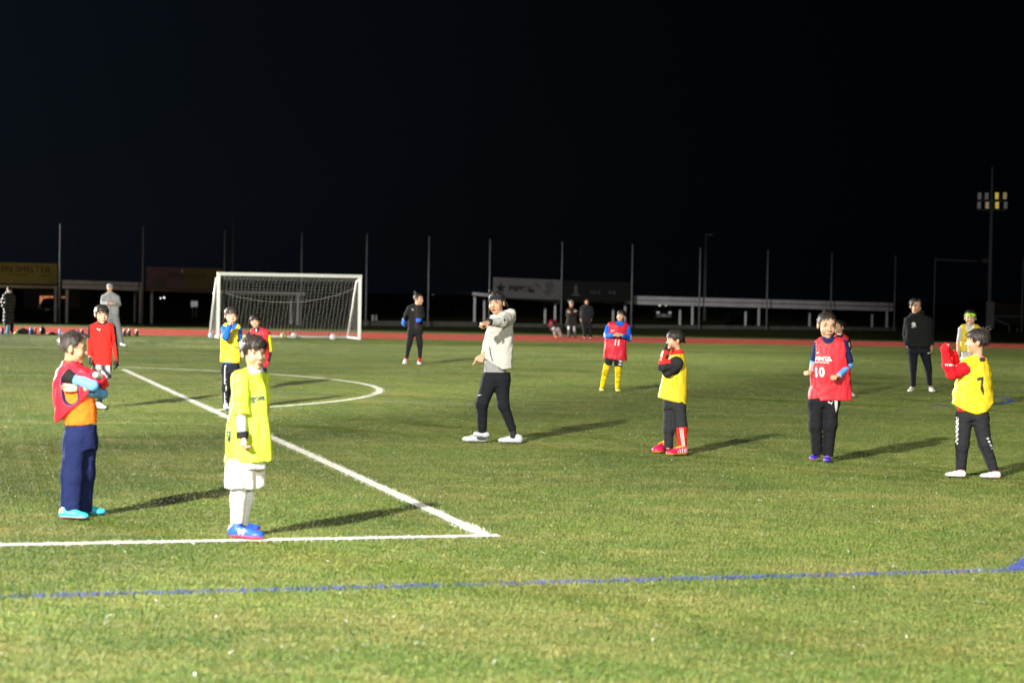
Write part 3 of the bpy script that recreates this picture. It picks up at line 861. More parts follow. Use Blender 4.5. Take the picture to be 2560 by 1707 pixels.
# ------------------------------------------------------------------ goal
def Gz(px, py): return ground(px, py)
zl, zr = 65.3, 66.85
PL = at(545, 845, zl); PR = at(898, 850.5, zr)
PL[2] = PR[2] = Z0
gdir = (PR - PL) / np.linalg.norm(PR - PL)
back = np.array((-gdir[1], gdir[0], 0.0))
goal = empty('goal', tuple((PL + PR) / 2), 'white junior football goal with a hanging white net', 'goal')
GW, GH = np.linalg.norm(PR - PL), 2.17
def gp(x, d, z): return tuple(gdir * x + back * d + np.array((0, 0, z)))
PW = .115
for s_ in (-1, 1):
    MB().beam(gp(s_ * GW / 2, 0, 0), gp(s_ * GW / 2, 0, GH), PW, PW).build('post', M['white_metal'], goal)
    MB().bar(gp(s_ * GW / 2, .06, GH - .05), gp(s_ * GW / 2, .55, GH - .12), .035, n=8).build('top_stay', M['white_metal'], goal, True)
    MB().bar(gp(s_ * GW / 2, .55, GH - .12), gp(s_ * GW / 2, 1.75, .06), .035, n=8).build('back_stay', M['white_metal'], goal, True)
    MB().bar(gp(s_ * GW / 2, .06, .05), gp(s_ * GW / 2, 1.75, .05), .04, n=8).build('ground_bar', M['white_metal'], goal, True)
MB().beam(gp(-GW / 2 - PW / 2, -.003, GH + PW / 2), gp(GW / 2 + PW / 2, -.003, GH + PW / 2), PW, PW).build('crossbar', M['white_metal'], goal)
MB().bar(gp(-GW / 2, 1.75, .05), gp(GW / 2, 1.75, .05), .04, n=8).build('back_bar', M['white_metal'], goal, True)
mb = MB(); rc = .0048
prof = [(.06, GH - .02), (.55, GH - .14), (.72, 1.7), (1.0, 1.15), (1.42, .5), (1.72, .05)]
pd = np.concatenate([[0], np.cumsum([math.dist(a, b) for a, b in zip(prof[:-1], prof[1:])])])
def pr(s_): return np.interp(s_, pd, [q[0] for q in prof]), np.interp(s_, pd, [q[1] for q in prof])
nv = 38
def sag(x, s_):
    e = max(0, 1 - (2 * x / GW) ** 2)
    return .10 * e * math.sin(math.pi * s_ / pd[-1])
for i in range(nv + 1):
    x = -GW / 2 + GW * i / nv; prev = None
    for k in range(15):
        s_ = pd[-1] * k / 14; d, z = pr(s_); z -= sag(x, s_) * .4; d += sag(x, s_)
        xx = x + .012 * math.sin(k * 1.3 + i * 2.1)
        q = gp(xx, d, max(z, .02))
        if prev: mb.bar(prev, q, rc, n=3, caps=False)
        prev = q
for k in range(1, 24):
    s_ = pd[-1] * k / 24; prev = None
    for i in range(0, nv + 1, 2):
        x = -GW / 2 + GW * i / nv; d, z = pr(s_); z -= sag(x, s_) * .4; d += sag(x, s_)
        q = gp(x, d, max(z, .02))
        if prev: mb.bar(prev, q, rc * .62, n=3, caps=False)
        prev = q
for s_ in (-1, 1):
    for k in range(1, 20):
        z = GH * k / 20; s2 = np.interp(-z, [-q[1] for q in prof], pd); d = pr(s2)[0]
        mb.bar(gp(s_ * GW / 2, .03, z), gp(s_ * GW / 2, d, z - .03), rc * .8, n=3, caps=False)
    for k in range(1, 9):
        d = 1.7 * k / 9; zt = np.interp(d, [q[0] for q in prof], [q[1] for q in prof])
        mb.bar(gp(s_ * GW / 2, d, .03), gp(s_ * GW / 2, d, zt), rc * .8, n=3, caps=False)
prev = None
for i in range(21):                                   # slack cord hanging across the net
    t = i / 20; x = -GW / 2 + GW * t; q = gp(x, .75, 1.75 - .52 * (1 - (2 * t - 1) ** 2) ** .8 + .1 * t)
    if prev: mb.bar(prev, q, .008, n=3, caps=False)
    prev = q
mb.build('net', M['net'], goal)['kind'] = 'stuff'

# footballs
def football(label, px, py, dia, cols):
    p = ground(px, py + dia / 2); R = .11
    o = empty('football', (p[0], p[1], Z0), label, 'football', 'footballs lying at the goal')
    bm = bmesh.new(); bmesh.ops.create_icosphere(bm, subdivisions=3, radius=R)
    V = np.array([v.co for v in bm.verts]); F = [tuple(v.index for v in f.verts) for f in bm.faces]; bm.free()
    t = (1 + 5 ** .5) / 2
    ico = np.array([(0, a, b * t) for a in (-1, 1) for b in (-1, 1)] + [(a, b * t, 0) for a in (-1, 1) for b in (-1, 1)] + [(b * t, 0, a) for a in (-1, 1) for b in (-1, 1)], float)
    ico /= np.linalg.norm(ico[0])
    dd = (V / R) @ ico.T
    cap = np.sort(dd, 1)[:, -1] > .9
    c = np.where(cap[:, None], lin(cols[1])[None], lin(cols[0])[None])
    V = V + np.array((0, 0, R))
    mesh_obj('cover', V, F, M['print'], o, cols=c)
    return o
football('blue and yellow football inside the goal', 709, 838.5, 15, ((24, 78, 140), (225, 215, 60)))
football('white football next to the blue and yellow one', 736, 838.5, 14, ((225, 225, 222), (150, 150, 150)))
football('white football alone near the far post of the goal', 833, 842, 14, ((232, 232, 235), (190, 190, 195)))
football('greyish white football at the rear corner of the goal', 529, 838.5, 14, ((205, 210, 215), (120, 140, 170)))

# bottles and bags along the edge of the track
def bottle(label, px, ybase, wpx, hpx, body, cap, strap=False):
    p = ground(px, ybase); u = p[1] / FPX; W, H = wpx * u / 2, hpx * u
    o = empty('water_bottle', (p[0], p[1], Z0), label, 'bottle', 'bottles along the track edge')
    MB().lathe((0, 0, 0), [(W * .9, 0), (W, .04 * H), (W, .68 * H), (W * .85, .76 * H), (W * .8, .78 * H)], 14).build('bottle_body', body, o, True)
    MB().lathe((0, 0, .78 * H), [(W * .78, 0), (W * .78, .12 * H), (W * .5, .2 * H), (W * .3, .22 * H)], 12).build('cap', cap, o, True)
    if strap:
        mb = MB(); prev = None
        for i in range(13):
            t = i / 12 * math.pi; q = (-W - .8 * W * 2.2 * math.sin(t) * .6, 0, .12 * H + .6 * H * (i / 12))
            if prev: mb.bar(prev, q, .012, n=5)
            prev = q
        mb.build('strap', M['black_plastic'], o)
    return o
def bm_(n, c): return material(n, rgb(*c), rough=.35, spec=.5, var=.05)
m_b1, m_b2, m_b3, m_b4, m_b5, m_b6 = bm_('bottle_blue', (30, 78, 150)), bm_('bottle_cyan', (60, 165, 215)), bm_('bottle_royal', (40, 100, 210)), bm_('bottle_red', (125, 28, 36)), bm_('bottle_sky', (130, 180, 235)), bm_('cap_white', (215, 212, 200))
BK = M['black_plastic']
bottle('blue bottle with a dark cap at the very end of the row', 6, 834, 8, 16, m_b1, BK)
bottle('tall cyan bottle beside the person in the long coat', 20, 834, 7, 23, m_b2, m_b2)
bottle('tall royal blue bottle with a pale cap', 77, 835, 7, 19, m_b3, m_b5)
bottle('black bottle between the blue and the dark red one', 82.5, 835, 4.5, 18, BK, BK)
bottle('dark red bottle beside the black bottle', 88.5, 835, 6, 17, m_b4, m_b4)
bottle('pale blue bottle right of the flat black bag', 150, 837, 6, 16, m_b5, m_b5)
bottle('small blue bottle with a black cap behind the boy in the orange shirt', 193, 834, 6, 12, m_b3, BK)
bottle('short black bottle with a white cap left of the goalkeeper boy', 205.5, 834, 7, 13, BK, m_b6)
bottle('black bottle with a pale top nearest to the grey tracksuit', 311, 839, 7.5, 19, BK, m_b6)
bottle('black bottle with a pale top and loose strap, middle of three', 322.5, 839.5, 8.5, 19, BK, m_b6, True)
bottle('black bottle with a white cap and a ring strap, nearest to the goal', 342, 840.5, 8.5, 19, BK, m_b6, True)
def bag(label, x0, x1, ybase, hpx, col, kind='bag', top=None, seed=0):
    p = ground((x0 + x1) / 2, ybase); u = p[1] / FPX; W, H = (x1 - x0) * u, hpx * u
    o = empty('sports_bag', (p[0], p[1], Z0), label, 'bag', 'bags along the track edge')
    S = Sdf()
    r = np.random.default_rng(seed)
    S.ell((0, 0, H * .42), (W * .46, .16, H * .46), k=.03)
    for i in range(4): S.ell((r.uniform(-.36, .36) * W, r.uniform(-.05, .05), H * r.uniform(.25, .62)), (W * .2, .1, H * .3), k=.03)
    S.func(lambda q, d: np.maximum(d + .012 * wav(q, 22, seed), -q[:, 2]))
    V, F = S.mesh(.02); V[:, 2] = np.maximum(V[:, 2], 0)
    mesh_obj('bag_body', V, F, col, o)
    mb = MB(); prev = None
    for i in range(9):
        t = i / 8 * math.pi; q = (W * .22 * math.cos(t), -.1, H * (.68 + .32 * math.sin(t)))
        if prev: mb.bar(prev, q, .014, n=5)
        prev = q
    mb.build('handle', BK, o)
    return o
m_camo = material('bag_camo', rgb(70, 72, 50), rough=.9, var=.6, vscale=9)
bag('heap of a black bag with a camouflage flap near the cyan bottle', 41, 74, 834, 16, m_camo, seed=3)
bag('upright black rucksack beside the dark red bottle', 100, 112.5, 835, 23, BK, seed=5)
bag('flat black bag lying left of the pale blue bottle', 120, 145, 836.5, 7, BK, seed=6)
p = ground(39.5, 834)
o = MB().lathe((p[0], p[1], Z0), [(.06, 0), (.075, .02), (.05, .06), (.018, .09)], 12).build('marker_cone', material('neon_cone', rgb(225, 235, 70), rough=.6, var=.05), smooth=True)
tag(o, 'small neon yellow training marker beside the camouflage bag', 'cone')
p = ground(166, 835)
o = MB().box((p[0], p[1], Z0 + .035), (.32, .2, .07), .3).build('folded_towel', material('towel_pink', rgb(205, 170, 170), rough=.9, var=.1)); tag(o, 'folded pale pink towel beside the pale blue bottle', 'towel')

# ================================================================== PEOPLE
def nrm_(v): v = np.asarray(v, float); return v / np.linalg.norm(v)
C_HAIR = (0.020, 0.015, 0.013)
SKIN = (0.54, 0.325, 0.205)
POSE = {'relaxed': [(25, 30)] * 4, 'fist': [(82, 98)] * 4, 'point': [(4, 6)] + [(78, 95)] * 3, 'flat': [(6, 8)] * 4, 'cup': [(48, 50)] * 4, 'spread': [(20, 30), (32, 35), (38, 40), (42, 40)]}
HAIRLINE = {
    'bowl': [(0, .635), (35, .63), (52, .60), (66, .47), (80, .42), (96, .37), (125, .20), (180, .15)],
    'fringe': [(0, .67), (22, .645), (40, .64), (54, .60), (64, .50), (74, .45), (88, .50), (104, .42), (130, .22), (180, .17)],
    'short': [(0, .80), (30, .79), (48, .74), (58, .64), (66, .50), (74, .44), (84, .52), (100, .45), (125, .26), (180, .20)],
    'back': [(0, .84), (30, .82), (48, .76), (60, .62), (70, .50), (82, .52), (100, .42), (130, .2), (180, .14)]}

class Fig:
    def __init__(s, crop, foot, label, group=None, cat='person'):
        s.ox, s.oy, s.sc = crop
        gpt = ground(*s.S(*foot))
        s.root = gpt; s.Y = gpt[1]
        s.u = s.Y / FPX / s.sc                      # metres per crop pixel at this depth
        s.e = empty('person', tuple(gpt), label, cat, group)
        s.vox = float(np.clip(s.Y * 4.4e-4, .0062, .024))
        s.parts = {}
    def S(s, cx, cy): return s.ox + cx / s.sc, s.oy + cy / s.sc
    def p(s, q):
        cx, cy = q[0], q[1]; d = q[2] if len(q) > 2 else 0.0
        return at(*s.S(cx, cy), s.Y + d) - s.root
    def g(s, cx, cy): return ground(*s.S(cx, cy)) - s.root
    def crop(s, P):
        x, y = project(np.asarray(P) + s.root)
        return np.stack([(x - s.ox) * s.sc, (y - s.oy) * s.sc], -1)
    def obj(s, name, VF, mat, cols, parent=None):
        V, F = VF
        c = np.broadcast_to(np.asarray(cols, float), (len(V), 3))
        o = mesh_obj(name, V, F, M[mat], parent if parent is not None else s.e, cols=c)
        s.parts.setdefault(name, o)
        return o
    def rows(s, rows, grow=0.0, scale=1.0):
        out = []
        for r in rows:
            y, xl, xr, dr = r[:4]; d = r[4] if len(r) > 4 else 0.0
            c = s.p(((xl + xr) / 2, y, d)); rx = (xr - xl) / 2 * s.u * scale + grow
            out.append((c[2], c[0], c[1], rx, (xr - xl) / 2 * s.u * dr * scale + grow))
        return out
    # ---------------------------------------------------------------- head frame
    def head_frame(s, c, H, yaw, pitch, roll, d):
        s.hh = H * s.u * .955
        s.hc = s.p((c[0], c[1], d))
        s.HR = np.array(Matrix.Rotation(math.radians(yaw), 3, 'Z') @ Matrix.Rotation(math.radians(pitch), 3, 'X') @ Matrix.Rotation(math.radians(roll), 3, 'Y'))
    def H(s, x, y, z): return s.hc + s.HR @ (np.array((x, y, z - .52)) * s.hh)
    def toH(s, P): return ((P - s.hc) @ s.HR) / s.hh + np.array((0, 0, .52))
    def hell(s, S, c, r, k=.05, op='u'): S.ell(s.H(*c), np.array(r) * s.hh, s.HR, k * s.hh, op)
    def hand(s, S, wr, dir, pn, th, pose='relaxed', L=None, fat=1.0):
        L = L or s.h * .105
        y = nrm_(dir); z = np.asarray(pn, float); z = nrm_(z - (z @ y) * y); x = np.cross(y, z)
        sg = 1.0 if x @ np.asarray(th, float) >= 0 else -1.0
        o = s.p(wr) if len(wr) == 3 and not isinstance(wr, np.ndarray) else np.asarray(wr)
        T = lambda a, b, c: o + (x * a * sg + y * b + z * c) * L
        kn = [(.20, .47), (.065, .49), (-.065, .47), (-.185, .43)]; ln = [(.22, .20), (.25, .22), (.22, .20), (.17, .16)]
        for kx, ky in kn: S.cone(T(kx * .5, .04, 0), T(kx, ky, 0), .085 * L * fat, .072 * L * fat, k=.03 * L)
        for (kx, ky), (l1, l2), (c1, c2) in zip(kn, ln, POSE[pose]):
            a1, a2 = math.radians(c1), math.radians(c1 + c2)
            p1 = (kx, ky, 0); p2 = (kx, ky + l1 * math.cos(a1), -l1 * math.sin(a1)); p3 = (kx, p2[1] + l2 * math.cos(a2), p2[2] - l2 * math.sin(a2))
            S.cone(T(*p1), T(*p2), .062 * L * fat, .054 * L * fat, k=.012 * L); S.cone(T(*p2), T(*p3), .054 * L * fat, .044 * L * fat, k=.012 * L)
        t2 = (.30, .30, -.08) if pose != 'fist' else (.26, .34, -.16); t3 = (.33, .48, -.12) if pose != 'fist' else (.06, .44, -.27)
        S.cone(T(.12, .10, -.02), T(*t2), .078 * L * fat, .064 * L * fat, k=.03 * L); S.cone(T(*t2), T(*t3), .062 * L * fat, .048 * L * fat, k=.012 * L)
    # ---------------------------------------------------------------- body
    def body(s, head, yaw, neck, arms, legs, torso, hands=(), pitch=0, roll=0, hd=0.0, skin=SKIN, adult=False, brow=True, mouth='shut', vox=None, eyes=True, lip=(.34, .14, .11)):
        cx, cy, HH = head
        top = s.p((cx, cy - HH / 2))
        s.h = float(top[2]) * (1.0)
        s.head_frame((cx, cy), HH, yaw, pitch, roll, hd)
        h = s.h; S = Sdf(); nr = .20 if adult else .165
        s.hell(S, (0, .06, .64), (.335, .415, .345))
        s.hell(S, (0, -.08, .42), (.275, .30, .36), .08)
        s.hell(S, (0, -.13, .20), (.215, .21, .18), .08)
        s.hell(S, (0, -.27, .07), (.10, .09, .07), .06)
        for sg in (-1, 1):
            s.hell(S, (sg * .15, -.22, .33), (.13, .14, .15), .06)
            s.hell(S, (sg * .345, .06, .44), (.035, .085, .135), .02)
            s.hell(S, (sg * .155, -.385, .49), (.085, .05, .05), .05, 's')
        s.hell(S, (0, -.30, .575), (.22, .08, .045), .06)
        S.cone(s.H(0, -.355, .50), s.H(0, -.425, .37), .035 * s.hh, .05 * s.hh, k=.04 * s.hh)
        s.hell(S, (0, -.425, .345), (.072, .06, .045), .03)
        s.hell(S, (0, -.345, .215), (.10, .05, .028), .03); s.hell(S, (0, -.345, .17), (.09, .05, .028), .03)
        nb = s.p(neck)
        S.cone(s.H(0, .07, .22), nb, nr * s.hh, nr * 1.12 * s.hh, k=.1 * s.hh)
        s.nb, s.shs = nb, [s.p(A[0]) for A in arms]
        S.loft(s.rows(torso[1:] if len(torso) > 5 else torso, -.012, .72), k=.02)
        for A in arms:
            sh, el, wr = (s.p(q) for q in A)
            S.cone(nb + (sh - nb) * .25 - np.array((0, 0, .02 * h)), sh - np.array((0, 0, .012 * h)), .024 * h, .024 * h, k=.02)
            S.cone(sh, el, .023 * h, .020 * h, k=.015); S.cone(el, wr, .020 * h, .0150 * h, k=.015)
        for Lg in legs:
            hp, kn, an = (s.p(q) for q in Lg)
            S.cone(hp, kn, .030 * h, .024 * h, k=.02); S.cone(kn, an, .024 * h, .019 * h, k=.02)
        for hs in hands: s.hand(S, **hs)
        v = vox or min(s.vox, .009 if s.Y < 50 else .016)
        V, F = S.mesh(v)
        b = s.obj('body', (V, F), 'skin', skin)
        q = s.toH(V); c = np.ones((len(V), 3)) * np.array(skin)
        ck = np.exp(-(((np.abs(q[:, 0]) - .17) / .10) ** 2 + ((q[:, 2] - .33) / .10) ** 2)) * (q[:, 1] < 0)
        c *= 1 - ck[:, None] * np.array((.0, .10, .12))
        set_c = b.data.color_attributes['Col']; cc = np.ones((len(V), 4), np.float32); cc[:, :3] = c; set_c.data.foreach_set('color', cc.ravel())
        s.bvh = BVHTree.FromPolygons([Vector(v_) for v_ in V], [tuple(f) for f in F])
        if eyes: s.face(b, brow, mouth, lip)
        return b
    def on_face(s, x, z, out=0.0):
        o, d = Vector(s.H(x, -1.2, z)), Vector(s.HR @ np.array((0, 1.0, 0)))
        hit = s.bvh.ray_cast(o, d)
        if hit[0] is None: return s.H(x, -.40, z)
        return np.array(hit[0]) - s.HR @ np.array((0, 1.0, 0)) * out * s.hh
    def blob(s, c, r, n=1):
        bm = bmesh.new(); bmesh.ops.create_icosphere(bm, subdivisions=2, radius=1)
        V = np.array([v.co for v in bm.verts]) * np.array(r) * s.hh; F = [tuple(v.index for v in f.verts) for f in bm.faces]; bm.free()
        return V @ s.HR.T + c, F
    def face(s, b, brow, mouth, lip):
        for sg in (-1, 1):
            c = s.on_face(sg * .155, .485)
            V, F = s.blob(c, (.066, .020, .019)); e = s.obj('eye', (V, F), 'eye', (.34, .30, .27), b)
            V, F = s.blob(c - s.HR @ np.array((0, .008, 0)) * s.hh, (.032, .018, .020)); s.obj('iris', (V, F), 'eye', (.012, .008, .006), e)
            V, F = s.blob(c + s.HR @ np.array((0, -.004, .022)) * s.hh, (.078, .022, .007)); s.obj('eyelid', (V, F), 'skin', (.05, .03, .022), e)
            if brow:
                S = Sdf(); q = [s.on_face(sg * x, z) for x, z in ((.07, .582), (.15, .598), (.245, .572))]
                S.cone(q[0], q[1], .011 * s.hh, .013 * s.hh); S.cone(q[1], q[2], .013 * s.hh, .008 * s.hh)
                s.obj('eyebrow', S.mesh(.0035), 'hair', (.07, .045, .035), b)
        if mouth == 'shut':
            c = s.on_face(0, .195); V, F = s.blob(c, (.088, .010, .024)); m = s.obj('mouth', (V, F), 'skin', lip, b)
            V, F = s.blob(c - s.HR @ np.array((0, .004, -.002)) * s.hh, (.075, .010, .005)); s.obj('lip_line', (V, F), 'skin', (.12, .05, .04), m)
        elif mouth == 'open':
            c = s.on_face(0, .19); V, F = s.blob(c, (.10, .022, .055)); m = s.obj('mouth', (V, F), 'skin', lip, b)
            V, F = s.blob(c - s.HR @ np.array((0, .014, 0)) * s.hh, (.068, .018, .032)); s.obj('mouth_opening', (V, F), 'skin', (.05, .015, .012), m)
        elif mouth == 'smile':
            c = s.on_face(0, .20); V, F = s.blob(c, (.13, .020, .036)); m = s.obj('mouth', (V, F), 'skin', lip, b)
            V, F = s.blob(c - s.HR @ np.array((0, .012, -.004)) * s.hh, (.10, .014, .018)); s.obj('teeth', (V, F), 'eye', (.8, .78, .72), m)
    def hair(s, style='fringe', t=.05, ts=None, jag=.03, extra=(), col=C_HAIR, fade=None, vox=None, seed=1, locks=420, lock_len=1.0, name='hair'):
        t = t * .72; S = Sdf(); ts = t if ts is None else min(ts, t)
        s.hell(S, (0, .06, .64 + (t - ts) / 2), (.335 + ts, .415 + (t + ts) / 2, .345 + (t + ts) / 2))
        if style in ('bowl', 'fringe'): s.hell(S, (0, -.10, .70), (.30 + ts, .27 + ts, .24 + ts * .5), .05)
        for a, b_, ra, rb in extra: S.cone(s.H(*a), s.H(*b_), ra * s.hh, rb * s.hh, k=.03 * s.hh)
        hl = np.array(HAIRLINE[style], float)
        r = np.random.default_rng(seed); ph = r.uniform(0, 6.28, 4)
        def fn(p, d):
            q = s.toH(p)
            az = np.degrees(np.arctan2(np.abs(q[:, 0]), -q[:, 1] + .02)); sa = np.arctan2(q[:, 0], -q[:, 1] + .02)
            line = np.interp(az, hl[:, 0], hl[:, 1])
            line0 = line; line = line + jag * (np.abs(((sa * 5.5 + ph[0]) % 1.0) * 2 - 1) - .5) + jag * .6 * np.sin(sa * 13 + ph[1])
            g_ = .005 * np.sin(sa * 23 + ph[2] + 3 * q[:, 2]) + .004 * np.sin(sa * 41 + ph[3] + 5 * q[:, 2]) + .040 * np.exp(-np.clip(q[:, 2] - line, 0, 1) / .07)
            dd = d + g_ * s.hh
            return np.maximum(dd, (line - q[:, 2]) * s.hh * .8)
        S.func(fn)
        VF = S.mesh(vox or min(s.vox, .0075))
        q = s.toH(VF[0]); c = np.ones((len(q), 3)) * np.array(col)
        if fade is not None:
            f = np.clip((fade[0] - q[:, 2]) / fade[1], 0, 1)[:, None]
            c = c * (1 - f) + np.array(fade[2]) * f
        # loose locks lying over the cap, so that the outline and the fringe are uneven
        V, F = VF
        fn_ = np.cross(V[F[:, 1]] - V[F[:, 0]], V[F[:, 2]] - V[F[:, 0]]); N = np.zeros_like(V)
        for i in range(4): np.add.at(N, F[:, i], fn_)
        N /= np.linalg.norm(N, axis=1)[:, None] + 1e-12
        az = np.degrees(np.arctan2(np.abs(q[:, 0]), -q[:, 1] + .02)); ln = np.interp(az, hl[:, 0], hl[:, 1])
        out = (np.linalg.norm((q - np.array((0, .06, .62))) / np.array((.33, .41, .34)), axis=1) > 1.0) & ((N @ s.HR)[:, 2] > -.6)
        idx = np.flatnonzero(out)
        pick = r.choice(idx, min(len(idx), locks), replace=False) if len(idx) else []
        crown = s.H(0, .16, 1.02)
        LV, LF, LC = [], [], []
        for i in pick:
            p0, n = V[i], N[i]; fl = p0 - crown; fl = fl - n * (fl @ n); fl /= np.linalg.norm(fl) + 1e-9
            fl = fl + r.normal(0, .22, 3); fl -= n * (fl @ n); fl /= np.linalg.norm(fl) + 1e-9
            sd = np.cross(n, fl); L_ = s.hh * r.uniform(.08, .20) * lock_len; w = s.hh * r.uniform(.010, .022)
            lift = r.uniform(.006, .03) * s.hh; o = len(LV)
            pm = p0 + fl * L_ * .5 + n * lift; pe = p0 + fl * L_ + n * lift * r.uniform(-.6, 1.0) - np.array((0, 0, .15 * L_)) * (q[i, 2] < .85)
            LV += [p0 - sd * w + n * .002, p0 + sd * w + n * .002, pm + sd * w * .9, pm - sd * w * .9, pe]
            LF += [(o, o + 1, o + 2, o + 3), (o + 3, o + 2, o + 4, o + 4)]
            LC += [c[i] * r.uniform(.6, 1.7)] * 5
        if LV:
            o = len(V); V = np.concatenate([V, np.array(LV)]); c = np.concatenate([c, np.array(LC)])
            F = [tuple(f) for f in F] + [tuple(dict.fromkeys(j + o for j in f)) for f in LF]
        return s.obj(name, (V, F), 'hair', c)
    # ---------------------------------------------------------------- clothing
    def cloth(s, name, col, loft=None, cones=(), holes=(), cuts=(), hell=(), k=.016, n=2.3, wr=.0035, freq=(22, 22, 10), seed=1, mat='cloth', paint=None, vox=None, parent=None, extra=None, hemwave=.006, shrink=1.0, yoke=0.0, yr=0.0, trim=None):
        S = Sdf()
        if name == 'trousers': k = .034
        if loft is not None:
            S.loft(s.rows(loft, 0, shrink), k=k, n=n)
            if yoke:
                for sh in s.shs:
                    a = s.nb + (sh - s.nb) * .12 - np.array((0, 0, .006 * s.h)); b = s.nb + (sh - s.nb) * yoke
                    S.cone(a, b, .034 * s.h + yr, .034 * s.h + yr, k=.035)
        for c in cones:
            a, b, ra, rb = c[:4]; S.cone(s.p(a), s.p(b), ra * s.u, rb * s.u, k=k, flat='f' in c[4:], flat_a='F' in c[4:])
        for c in hell: s.hell(S, *c)
        if extra: extra(S)
        for c in holes:
            a, b, ra, rb = c[:4]; S.cone(s.p(a), s.p(b), ra * s.u, rb * s.u, k=.008, op='s')
        if wr:
            fr = np.array(freq) * 2.6
            def crease(p, d):
                w = wav(p, fr, seed)
                return d + .55 * wr * w + .9 * wr * (.35 - np.abs(wav(p, fr * .8, seed + 40)) ** .8)
            S.func(crease)
        for (x1, y1), (x2, y2), keep in cuts:
            A, B = s.p((x1, y1)), s.p((x2, y2)); t = B - A; nn = nrm_((t[2], 0, -t[0])) * keep
            S.func(lambda p, d, A=A, nn=nn: np.maximum(d, (p - A) @ nn + hemwave * wav(p, (14, 14, 3), seed + 5)))
        V, F = S.mesh(vox or s.vox)
        c = np.ones((len(V), 3)) * np.array(col)
        if trim is not None:
            for hc in holes:
                T_ = Sdf(); T_.cone(s.p(hc[0]), s.p(hc[1]), hc[2] * s.u, hc[3] * s.u); c[np.abs(T_.ops[0][0](V)) < .010] = trim
        o = s.obj(name, (V, F), mat, c, parent)
        if paint:
            N = np.zeros(len(V) * 3); o.data.vertices.foreach_get('normal', N) if hasattr(o.data.vertices[0], 'normal') else None
            c = paint(c, V, s.crop(V), N.reshape(-1, 3))
            cc = np.ones((len(V), 4), np.float32); cc[:, :3] = c; o.data.color_attributes['Col'].data.foreach_set('color', cc.ravel())
        o['_'] = 0; del o['_']
        return o
    def glove(s, col, fat=1.22, name='glove', **hs):
        S = Sdf(); s.hand(S, fat=fat, **hs)
        return s.obj(name, S.mesh(min(s.vox, .008)), 'cloth', col)
    def shoe(s, heel, toe, col, sole, dz=0.0, w=.36, ankle=True, paint=None, L=None, up=None, tilt=0.0, knot=None, hz=0.0):
        """heel and toe are crop pixels of the sole on the turf; hz lifts the heel"""
        a, b = s.g(*heel), s.g(*toe); a[2] = b[2] = 0; a[2] += hz
        if L:
            m = (a + b) / 2; dd = nrm_(b - a); a, b = m - dd * L / 2, m + dd * L / 2
        a[2] += dz; b[2] += dz
        L = np.linalg.norm(b - a); y = (b - a) / L; x = nrm_(np.cross(y, (0, 0, 1))); z = np.cross(x, y)
        R = np.stack([x, y, z], 1); o = (a + b) / 2
        T = lambda p: o + R @ (np.array(p) * L)
        S = Sdf()
        W = w / .36
        S.ell(T((0, .26, .085)), np.array((.175 * W, .24, .12)) * L, R, k=.06 * L)
        S.ell(T((0, -.02, .12)), np.array((.145 * W, .30, .16)) * L, R, k=.06 * L)
        S.ell(T((0, -.28, .15)), np.array((.14 * W, .21, .20)) * L, R, k=.06 * L)
        if ankle: S.cone(T((0, -.24, .2)), T((0, -.25, .34)), .13 * L, .125 * L, k=.04 * L, flat=True)
        S.func(lambda p, d: np.maximum(d, .003 - ((p - o) @ R)[:, 2]))
        VF = S.mesh(min(s.vox * .9, .012)); q = ((VF[0] - o) @ R) / L
        c = np.where((q[:, 2] < .06)[:, None], np.array(sole)[None], np.array(col)[None])
        if paint: c = paint(c, q, s.crop(VF[0]))
        s.foot = (T((0, -.2, .25)), x, y, z, L)
        sh = s.obj('shoe', VF, 'shoe', c)
        if knot is not None:
            S = Sdf()
            for i in range(4): S.cone(T((-.09, .10 - .07 * i, .245 + .02 * i)), T((.09, .10 - .07 * i, .245 + .02 * i)), .016 * L, .016 * L, k=.004)
            s.obj('lace', S.mesh(.005), 'cloth', knot, sh)
        return sh
    # ---------------------------------------------------------------- prints pressed on the cloth
    def decal(s, target, V2, F, col, name, off=.006, parent=None):
        """V2: crop pixels; the print lies on the target's surface"""
        me = target.data
        if not hasattr(s, 'bv'): s.bv = {}
        if target.name not in s.bv:
            s.bv[target.name] = BVHTree.FromPolygons([v.co for v in me.vertices], [tuple(p.vertices) for p in me.polygons])
        bv = s.bv[target.name]
        bm = bmesh.new(); vs = [bm.verts.new((x, y, 0)) for x, y in V2]
        for f in F:
            try: bm.faces.new([vs[i] for i in f])
            except ValueError: pass
        lim = max(.016 / s.u, 3)
        for _ in range(3):
            es = [e for e in bm.edges if e.calc_length() > lim]
            if not es: break
            bmesh.ops.subdivide_edges(bm, edges=es, cuts=1); bmesh.ops.triangulate(bm, faces=bm.faces[:])
        P, ok = [], []
        for v in bm.verts:
            dd = ray(*s.S(v.co.x, v.co.y)); o = CO - s.root
            h = bv.ray_cast(Vector(o), Vector(dd).normalized())
            if h[0] is None: P.append((0, 0, 0)); ok.append(False)
            else: P.append(tuple(h[0] - Vector(dd).normalized() * off)); ok.append(True)
        bm.verts.index_update()
        Fs = [tuple(v.index for v in f.verts) for f in bm.faces if all(ok[v.index] for v in f.verts)]
        bm.free()
        used = sorted({i for f in Fs for i in f})
        if not used: return None
        mp_ = {i: j for j, i in enumerate(used)}
        V = np.array([P[i] for i in used]); Fs = [tuple(mp_[i] for i in f) for f in Fs]
        return mesh_obj(name, V, Fs, M['print'], target, cols=np.broadcast_to(np.asarray(col, float), (len(V), 3)))
